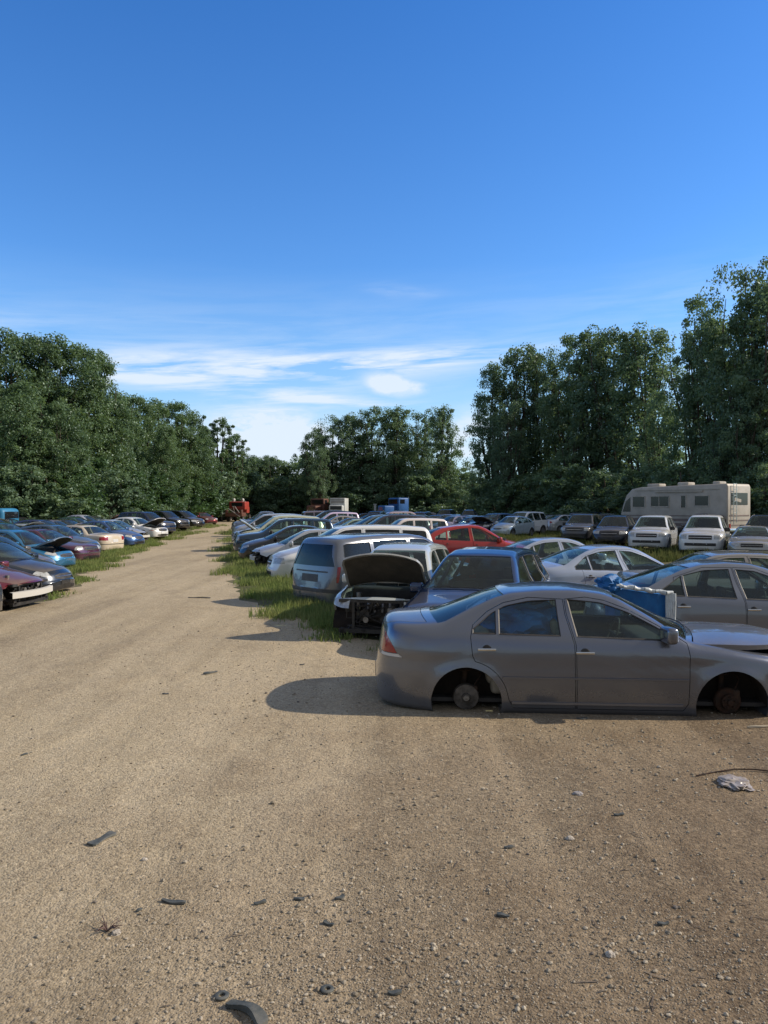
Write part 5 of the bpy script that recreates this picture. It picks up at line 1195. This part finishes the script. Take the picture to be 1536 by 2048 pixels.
# ------------------------------------------------------------------ trucks at the far end
def flatmat(n, c, r=.5): return noisy(n, c, tuple(v*.7 for v in c), 3, r)
M['tred'] = flatmat('truck_red', (.36, .05, .035)); M['twhite'] = flatmat('truck_white', (.60, .63, .63)); M['tblue'] = flatmat('truck_blue', (.03, .14, .42)); M['tbrown'] = flatmat('truck_brown', (.13, .06, .045)); M['tgrey'] = flatmat('truck_grey', (.32, .31, .30))
def wheels(r, xs, yh, rad=.48):
    for x in xs:
        for y in (1, -1):
            e = inst('wheel', WM['tyre'], r, (x, y*yh, rad), (0, 0, 0 if y > 0 else math.pi), (rad/.32, 1.3, rad/.32)); inst('rim', WM['rim'], e)
def wrecker(x, y, h):
    r = empty('tow_truck', (x, y, 0), R(90-h)); setp(r, 'red tow truck with two beacon lights at the far end of the road', 'truck')
    m = MB(); m.box((-.2, 0, 2.2), (2.4, 2.25, 1.1), bev=.12, seg=3); m.build('cab', M['tred'], r)
    m = MB(); m.box((-1.43, 0, 2.35), (.03, 1.5, .5)); m.build('rear_window', M['darkpane'], r)
    m = MB(); m.box((-2.2, 0, 1.0), (2.4, 2.3, .5), bev=.04); m.box((-3.0, 1.02, 1.35), (.9, .2, .6), bev=.03); m.box((-3.0, -1.02, 1.35), (.9, .2, .6), bev=.03); m.build('tow_bed', M['tbrown'], r)
    m = MB(); m.tube([(-1.6, -.35, 1.2), (-3.2, -.1, 2.1)], .07); m.tube([(-1.6, .35, 1.2), (-3.2, .1, 2.1)], .07); m.tube([(-3.3, .7, 1.8), (-3.5, -.9, .7)], .05); m.build('tow_boom', M['tgrey'], r)
    for yy in (-.62, .62):
        m = MB(); m.cyl((-.6, yy, 2.74), (-.6, yy, 2.85), .2, seg=16); m.sph((-.6, yy, 3.0), .2, 2, (1, 1, 1.1)); m.build('beacon_light', M['white_lens'], r)
    m = MB(); m.box((-.6, 0, 2.78), (.3, 1.9, .09)); m.build('light_bar', M['tgrey'], r)
    m = MB(); m.box((-.3, 0, .8), (6, .9, .3)); m.build('chassis', M['plastic'], r)
    m = MB(); m.box((1.7, 0, 1.6), (1.5, 1.7, .9), bev=.1, seg=3); m.build('hood', M['tred'], r)
    for s_ in (1, -1): MB().box((-3.42, s_*.95, 1.2), (.03, .2, .16)).build('tail_light', M['tail'], r)
    wheels(r, (1.7, -2.3), 1.0)
wrecker(wx(479, 107), 107, 3)
def box_truck(x, y, h):
    r = empty('box_truck', (x, y, 0), R(90-h)); setp(r, 'white box truck standing far off in front of the middle trees', 'truck')
    m = MB(); m.box((-1, 0, 2.15), (4.6, 2.15, 2.3), bev=.05); m.build('cargo_box', M['twhite'], r)
    m = MB(); m.box((2.2, 0, 1.5), (1.7, 1.95, 1.5), bev=.15, seg=3); m.build('cab', M['twhite'], r)
    m = MB(); m.box((3.03, 0, 1.9), (.06, 1.6, .5)); m.build('windshield', M['darkpane'], r)
    m = MB(); m.box((1.33, 0, 3.12), (.05, 1.95, .1)); m.box((1.33, 0, 2.75), (.04, 1.9, .35)); m.build('front_panel', M['tgrey'], r)
    m = MB(); m.box((3.07, 0, 1.15), (.04, 1.3, .3)); m.build('grille', M['plastic'], r)
    for s_ in (1, -1): MB().box((3.06, s_*.78, 1.15), (.04, .22, .18)).build('headlight', M['lens'], r)
    m = MB(); m.box((0, 0, .7), (6, .9, .25)); m.build('chassis', M['plastic'], r); wheels(r, (2.0, -2.0), .95, .42)
box_truck(wx(677, 112), 112, 184)
def tractor(x, y, h, mt, label):
    r = empty('semi_truck', (x, y, 0), R(90-h)); setp(r, label, 'truck')
    m = MB(); m.box((-.6, 0, 2.3), (1.8, 2.2, 1.9), bev=.14, seg=3); m.build('cab', M[mt], r)
    m = MB(); m.box((1.3, 0, 1.65), (2.2, 1.5, 1.1), bev=.15, seg=3); m.build('hood', M[mt], r)
    m = MB(); m.box((.32, 0, 2.75), (.05, 1.8, .6)); m.build('windshield', M['darkpane'], r)
    for s_ in (1, -1):
        MB().box((-.4, s_*1.11, 2.75), (.8, .02, .55)).build('side_window', M['darkpane'], r)
        MB().cyl((1.6, s_*1.0, .55), (1.6, s_*.75, .55), .62, seg=20).build('fender', M[mt], r)
        MB().box((2.41, s_*.55, 1.5), (.04, .25, .2)).build('headlight', M['lens'], r)
        MB().cyl((-1.6, s_*.95, 1.2), (-1.6, s_*.95, 3.4), .07, seg=10).build('exhaust_stack', M['chrome'], r)
    m = MB()
    for k in range(7): m.box((2.42, 0, 1.25+k*.12), (.04, .8, .04))
    m.build('grille', M['chrome'], r)
    m = MB(); m.box((-1.5, 0, .85), (6, .9, .28)); m.box((2.45, 0, .65), (.15, 2.1, .3), bev=.03); m.build('chassis', M['plastic'], r); wheels(r, (1.6, -2.2, -3.4), 1.0, .5)
tractor(wx(636, 114), 114, 200, 'tbrown', 'dark brown truck cab far off left of the white box truck')
tractor(wx(790, 104), 104, 232, 'tblue', 'bright blue truck cab far off in front of the middle trees')
def trailer(x, y, h):
    r = empty('flatbed_trailer', (x, y, 0), R(90-h)); setp(r, 'dark flatbed trailer with a white upright panel beside the red truck', 'trailer')
    MB().box((0, 0, 1.15), (5, 2.1, .25), bev=.02).build('deck', M['tgrey'], r); MB().box((0, 0, .8), (4.6, .8, .4)).build('frame', M['plastic'], r)
    MB().box((-2.4, -.9, 1.6), (.1, .35, 1.8), bev=.02).build('end_panel', M['twhite'], r)
    m = MB()
    for k in range(5): m.box((-1.8+k*.9, (k % 2)*.4-.2, 1.45), (.7, .8, .35+.1*(k % 3)), bev=.06)
    m.build('scrap_load', M['plastic'], r); wheels(r, (-1.2, 1.2), .95, .4)
trailer(wx(440, 110), 110, 20)
def post(px, d):
    r = empty('white_post', (wx(px, d), d, 0)); setp(r, 'short white post among the far dark cars', 'post'); MB().cyl((0,0,0), (0,0,2.3), .14, seg=12).build('shaft', M['twhite'], r); MB().box((0, 0, 2.34), (.42, .42, .1), bev=.02).build('cap', M['twhite'], r)
post(750, 96)
def bus(px, d):
    r = empty('blue_van', (wx(px, d), d, 0), R(-10)); setp(r, 'bright blue van behind the cars at the far left edge', 'van')
    m = MB(); m.box((0, 0, 1.25), (4.6, 1.9, 1.5), bev=.3, seg=4); m.build('body', flatmat('van_blue', (.03, .20, .38)), r)
    for x in (-1.5, -.3, .9): MB().box((x, -.952, 1.6), (.95, .02, .45), bev=.005).build('window', M['darkpane'], r)
    MB().box((2.3, 0, 1.55), (.04, 1.4, .45), bev=.01).build('windshield', M['darkpane'], r); wheels(r, (-1.5, 1.5), .85, .34)
bus(-38, 52)

# ------------------------------------------------------------------ blue tarp and the white edged panel behind the foreground sedan
M['tarp'] = noisy('blue_tarp', (.006, .085, .26), (.01, .14, .38), 5, .6); M['whiteplastic'] = noisy('white_plastic', (.62, .66, .66), (.42, .46, .47), 6, .4)
def crumple(name, c, s, seed, m, parent=None, amp=.35, sub=4):
    b = MB(); bmesh.ops.create_icosphere(b.bm, subdivisions=sub, radius=1)
    from mathutils import noise
    for v in b.bm.verts:
        n = noise.fractal(v.co*1.6+Vector((seed, 0, 0)), .8, 2.2, 5)+.5*abs(noise.noise(v.co*4+Vector((0, seed, 0)))); k = 1+amp*n
        v.co = Vector((v.co.x*s[0]*k, v.co.y*s[1]*k, v.co.z*s[2]*k))
    return b.build(name, m, parent, ang=28, loc=None) if parent is not None else b
def tarp_panel():
    y = 10.15; x0, x1 = wx(1232, y), wx(1346, y); zt = CAMH-(1188-HY)*y/F
    r = empty('covered_crate', ((x0+x1)/2, y+.25, 0), R(-2)); setp(r, 'blue plastic panel crate with a pleated white edge behind the foreground sedan', 'crate'); w = x1-x0
    m = MB(); n = 30
    for k in range(n):
        f = lambda t: (-w/2+w*t, -.25+.012*math.sin(t*9)+.004*math.sin(t*31+1), zt-.02+.10*(1-t)**1.2)
        a, b = f(k/n), f((k+1)/n); m.quad((a[0], a[1], 0), (b[0], b[1], 0), b, a); m.quad(a, b, (b[0], .25, b[2]), (a[0], .25, a[2]))
    m.quad((w/2, -.25, 0), (w/2, .25, 0), (w/2, .25, zt-.02), (w/2, -.25, zt-.02)); m.quad((-w/2, -.25, 0), (-w/2, .25, 0), (-w/2, .25, zt+.08), (-w/2, -.25, zt+.08))
    m.build('panel', M['tarp'], r, ang=40)
    m = MB(); pts = [(-w/2+w*k/16, -.28+.012*math.sin(k*2.1), zt+.015+.10*(1-k/16)**1.2+.008*math.sin(k*1.7)) for k in range(17)]
    for a, b in zip(pts[:-1], pts[1:]): m.cyl(a, b, .028+.006*math.sin(a[0]*30), .028+.006*math.sin(b[0]*30), 8)
    for j in range(5):
        q = [(w/2-.085+j*.026, -.285+.008*math.sin(k*1.3+j), zt+.01-k*zt/10) for k in range(11)]; m.tube(q, .017, 7)
    m.build('white_edge', M['whiteplastic'], r, ang=50)
tarp_panel()
b = crumple('blue_tarp', None, (.17, .15, .12), 3.1, None, None, .32); o = b.build('blue_tarp', M['tarp'], None, ang=30); o.location = (wx(1221, 10.2), 10.25, CAMH-(1169-HY)*10.2/F); setp(o, 'crumpled bright blue tarp bundled on the corner of the blue crate', 'tarp')
M['tarp_lit'] = noisy('blue_tarp_lit', (.01, .16, .45), (.015, .22, .55), 5, .6)  # same tarp blue, colour brightened to read as lit inside the cabin
b = crumple('tarp', None, (.46, .42, .24), 7.7, None, None, .35); o = b.build('blue_tarp', M['tarp_lit'], None, ang=30); o.location = (1.50, 8.75, .88); setp(o, 'blue tarp heaped on the back seat inside the foreground sedan', 'tarp')
for dx in (1.48,): pass

# ------------------------------------------------------------------ litter on the gravel
def strip(name, label, cat, px, py, L, W, T, rz, m, bend=.0, seed=1, seg=14):
    x, y = gp(px, py); rr = random.Random(seed); b = MB(); P = []
    for k in range(seg+1):
        t = k/seg; a = bend*(t-.5); xx = L*(t-.5); yy = bend*L*((t-.5)**2); w = W/2*(.85+.25*math.sin(t*5+seed))*(1 if 0 < k < seg else .7); zz = T*(1+.8*math.sin(t*3.1+seed)**2); P.append([(xx, yy-w, .006+zz*.2), (xx, yy-w*.9, zz+.006), (xx, yy+w*.9, zz*.9+.008), (xx, yy+w, .006+zz*.2)])
    for p, q in zip(P[:-1], P[1:]):
        for i in range(4): b.quad(p[i], q[i], q[(i+1) % 4], p[(i+1) % 4])
    b.quad(*P[0]); b.quad(*P[-1]); o = b.build(name, m, ang=40); o.location = (x, y, 0); o.rotation_euler = (0, 0, R(rz)); return setp(o, label, cat)
M['debris'] = noisy('dusty_black_plastic', (.04, .05, .052), (.13, .13, .115), 14, .7)
strip('plastic_strip', 'flat grey black plastic strip lying alone on the left gravel', 'plastic strip', 202, 1683, .20, .075, .008, 64, M['debris'], .0, 2)
strip('plastic_strip', 'thin pointed dark plastic sliver low on the left gravel', 'plastic strip', 345, 1811, .14, .03, .008, -12, M['debris'], .1, 5)
strip('plastic_strip', 'small dark plastic piece on the gravel left of the car shadow', 'plastic strip', 421, 1348, .20, .055, .014, 48, M['debris'], .1, 7)
strip('rubber_flap', 'curved black rubber flap at the bottom edge of the photo', 'rubber flap', 500, 2034, .22, .06, .02, -38, M['debris'], -.5, 3)
strip('metal_rod', 'thin dark metal rod lying across the road in front of the grass', 'rod', 398, 1197, .55, .03, .018, -10, M['debris'], .05, 9)
strip('wood_splinter', 'pale wood splinter on the gravel at the right edge', 'wood splinter', 1520, 1457, .26, .022, .012, 12, noisy('pale_wood', (.5, .45, .36), (.35, .3, .22), 20, .9), .05, 4)
for i, (px, py, s_, rz, lb) in enumerate([(604,1331,.055,20,'tiny black lump on the gravel just above the car shadow'),(1019,1700,.05,10,'small black rubber bit on the right gravel'),(1007,1838,.055,-20,'dark chip of plastic low on the right gravel'),(656,1855,.05,-30,'curled black chip in the lower middle gravel'),(520,1812,.055,30,'dark crumbled lump right of the plastic sliver'),(597,1805,.05,0,'flat dark chip above the curled black chip'),(680,1802,.05,40,'black fragment amid the gravel patch in the lower middle'),(790,1995,.05,5,'black crumb at the bottom near the rubber washer'),(277,1827,.03,50,'tiny dark crumb left of the plastic sliver'),(1330,1505+350,.05,10,'dark flake on the brown dirt at the lower right'),(1240,1634,.06,8,'thin dark twig on the brown dirt at the right'),(48,1512,.05,60,'dark crumb near the left edge of the road'),(330,1390,.06,10,'small dark bit on the left gravel above the plastic strip'),(1165,1440,.09,0,'dark clod under the sill of the foreground sedan')]):
    strip('debris_chip', lb, 'debris', px, py, s_*1.2, s_*.5, .007, rz, M['debris'], .3, i+11, 6)
def washer(px, py, r_, label):
    x, y = gp(px, py); m = MB(); m.lathe([(r_*.42, 0), (r_, 0), (r_*1.02, .006), (r_*.9, .009), (r_*.5, .008), (r_*.42, .004), (r_*.42, 0)], axis='Z', seg=28); o = m.build('rubber_ring', M['debris'], ang=50); o.location = (x, y, .008); setp(o, label, 'ring')
washer(442, 2001, .032, 'black rubber ring with pale centre at the bottom edge'); washer(654, 1988, .030, 'dusty grey rubber disc right of the black ring')
def rock(px, py, s, m, label, seed):
    x, y = gp(px, py); b = crumple('r', None, s, seed, None, None, .3, 3); o = b.build('rock', m, ang=25); o.location = (x, y, s[2]*.5); setp(o, label, 'rock')
M['palerock'] = noisy('pale_rock', (.46, .42, .36), (.34, .31, .27), 30, .9, 0, .3, 60); M['greyrock'] = noisy('grey_rock', (.26, .25, .25), (.36, .34, .33), 30, .9, 0, .3, 60)
rock(1222, 1917, (.022,.02,.016), M['palerock'], 'small pale stone at the lower right', 1.2); rock(1157, 1591, (.036,.03,.016), M['greyrock'], 'flat grey stone on the right gravel', 5.2)
rock(1141, 1682, (.026,.02,.016), M['palerock'], 'little tan stone below the flat grey stone', 8.2); rock(230, 1873, (.022,.02,.016), M['palerock'], 'whitish stone beside the dry weed at the lower left', 3.3); rock(287, 1724, (.018,.016,.012), M['palerock'], 'tiny white stone right of the flat plastic strip', 9.3)
x, y = gp(1470, 1572); b = crumple('bag', None, (.10, .13, .03), 4.4, None, None, .5); o = b.build('plastic_sheet', noisy('clear_sheet', (.42, .38, .34), (.26, .22, .19), 22, .35), ang=25); o.location = (x, y, .02); setp(o, 'crumpled pinkish white plastic sheet on the dirt at the right', 'plastic sheet')
m = MB(); pts = [gp(px, py) for px, py in ((1395,1556),(1430,1548),(1470,1544),(1510,1545),(1560,1549))]; m.tube([(a, b_, .015+.006*math.sin(a*9)) for a, b_ in pts], .006, 6); o = m.build('wire', M['rust']); setp(o, 'rusty brown wire curving over the dirt at the right edge', 'wire')
x, y = gp(212, 1868); m = MB(); rr = random.Random(2)
for k in range(16):
    a = rr.uniform(0, 6.28); l_ = rr.uniform(.03, .08); m.tube([(0, 0, 0), (math.cos(a)*l_*.5, math.sin(a)*l_*.5, .03), (math.cos(a)*l_, math.sin(a)*l_, rr.uniform(.01, .05))], .0022, 4)
o = m.build('dry_weed', noisy('dry_weed', (.16, .10, .09), (.10, .07, .06), 20, .9)); o.location = (x, y, .004); setp(o, 'small dry reddish weed flattened on the gravel at lower left', 'weed')
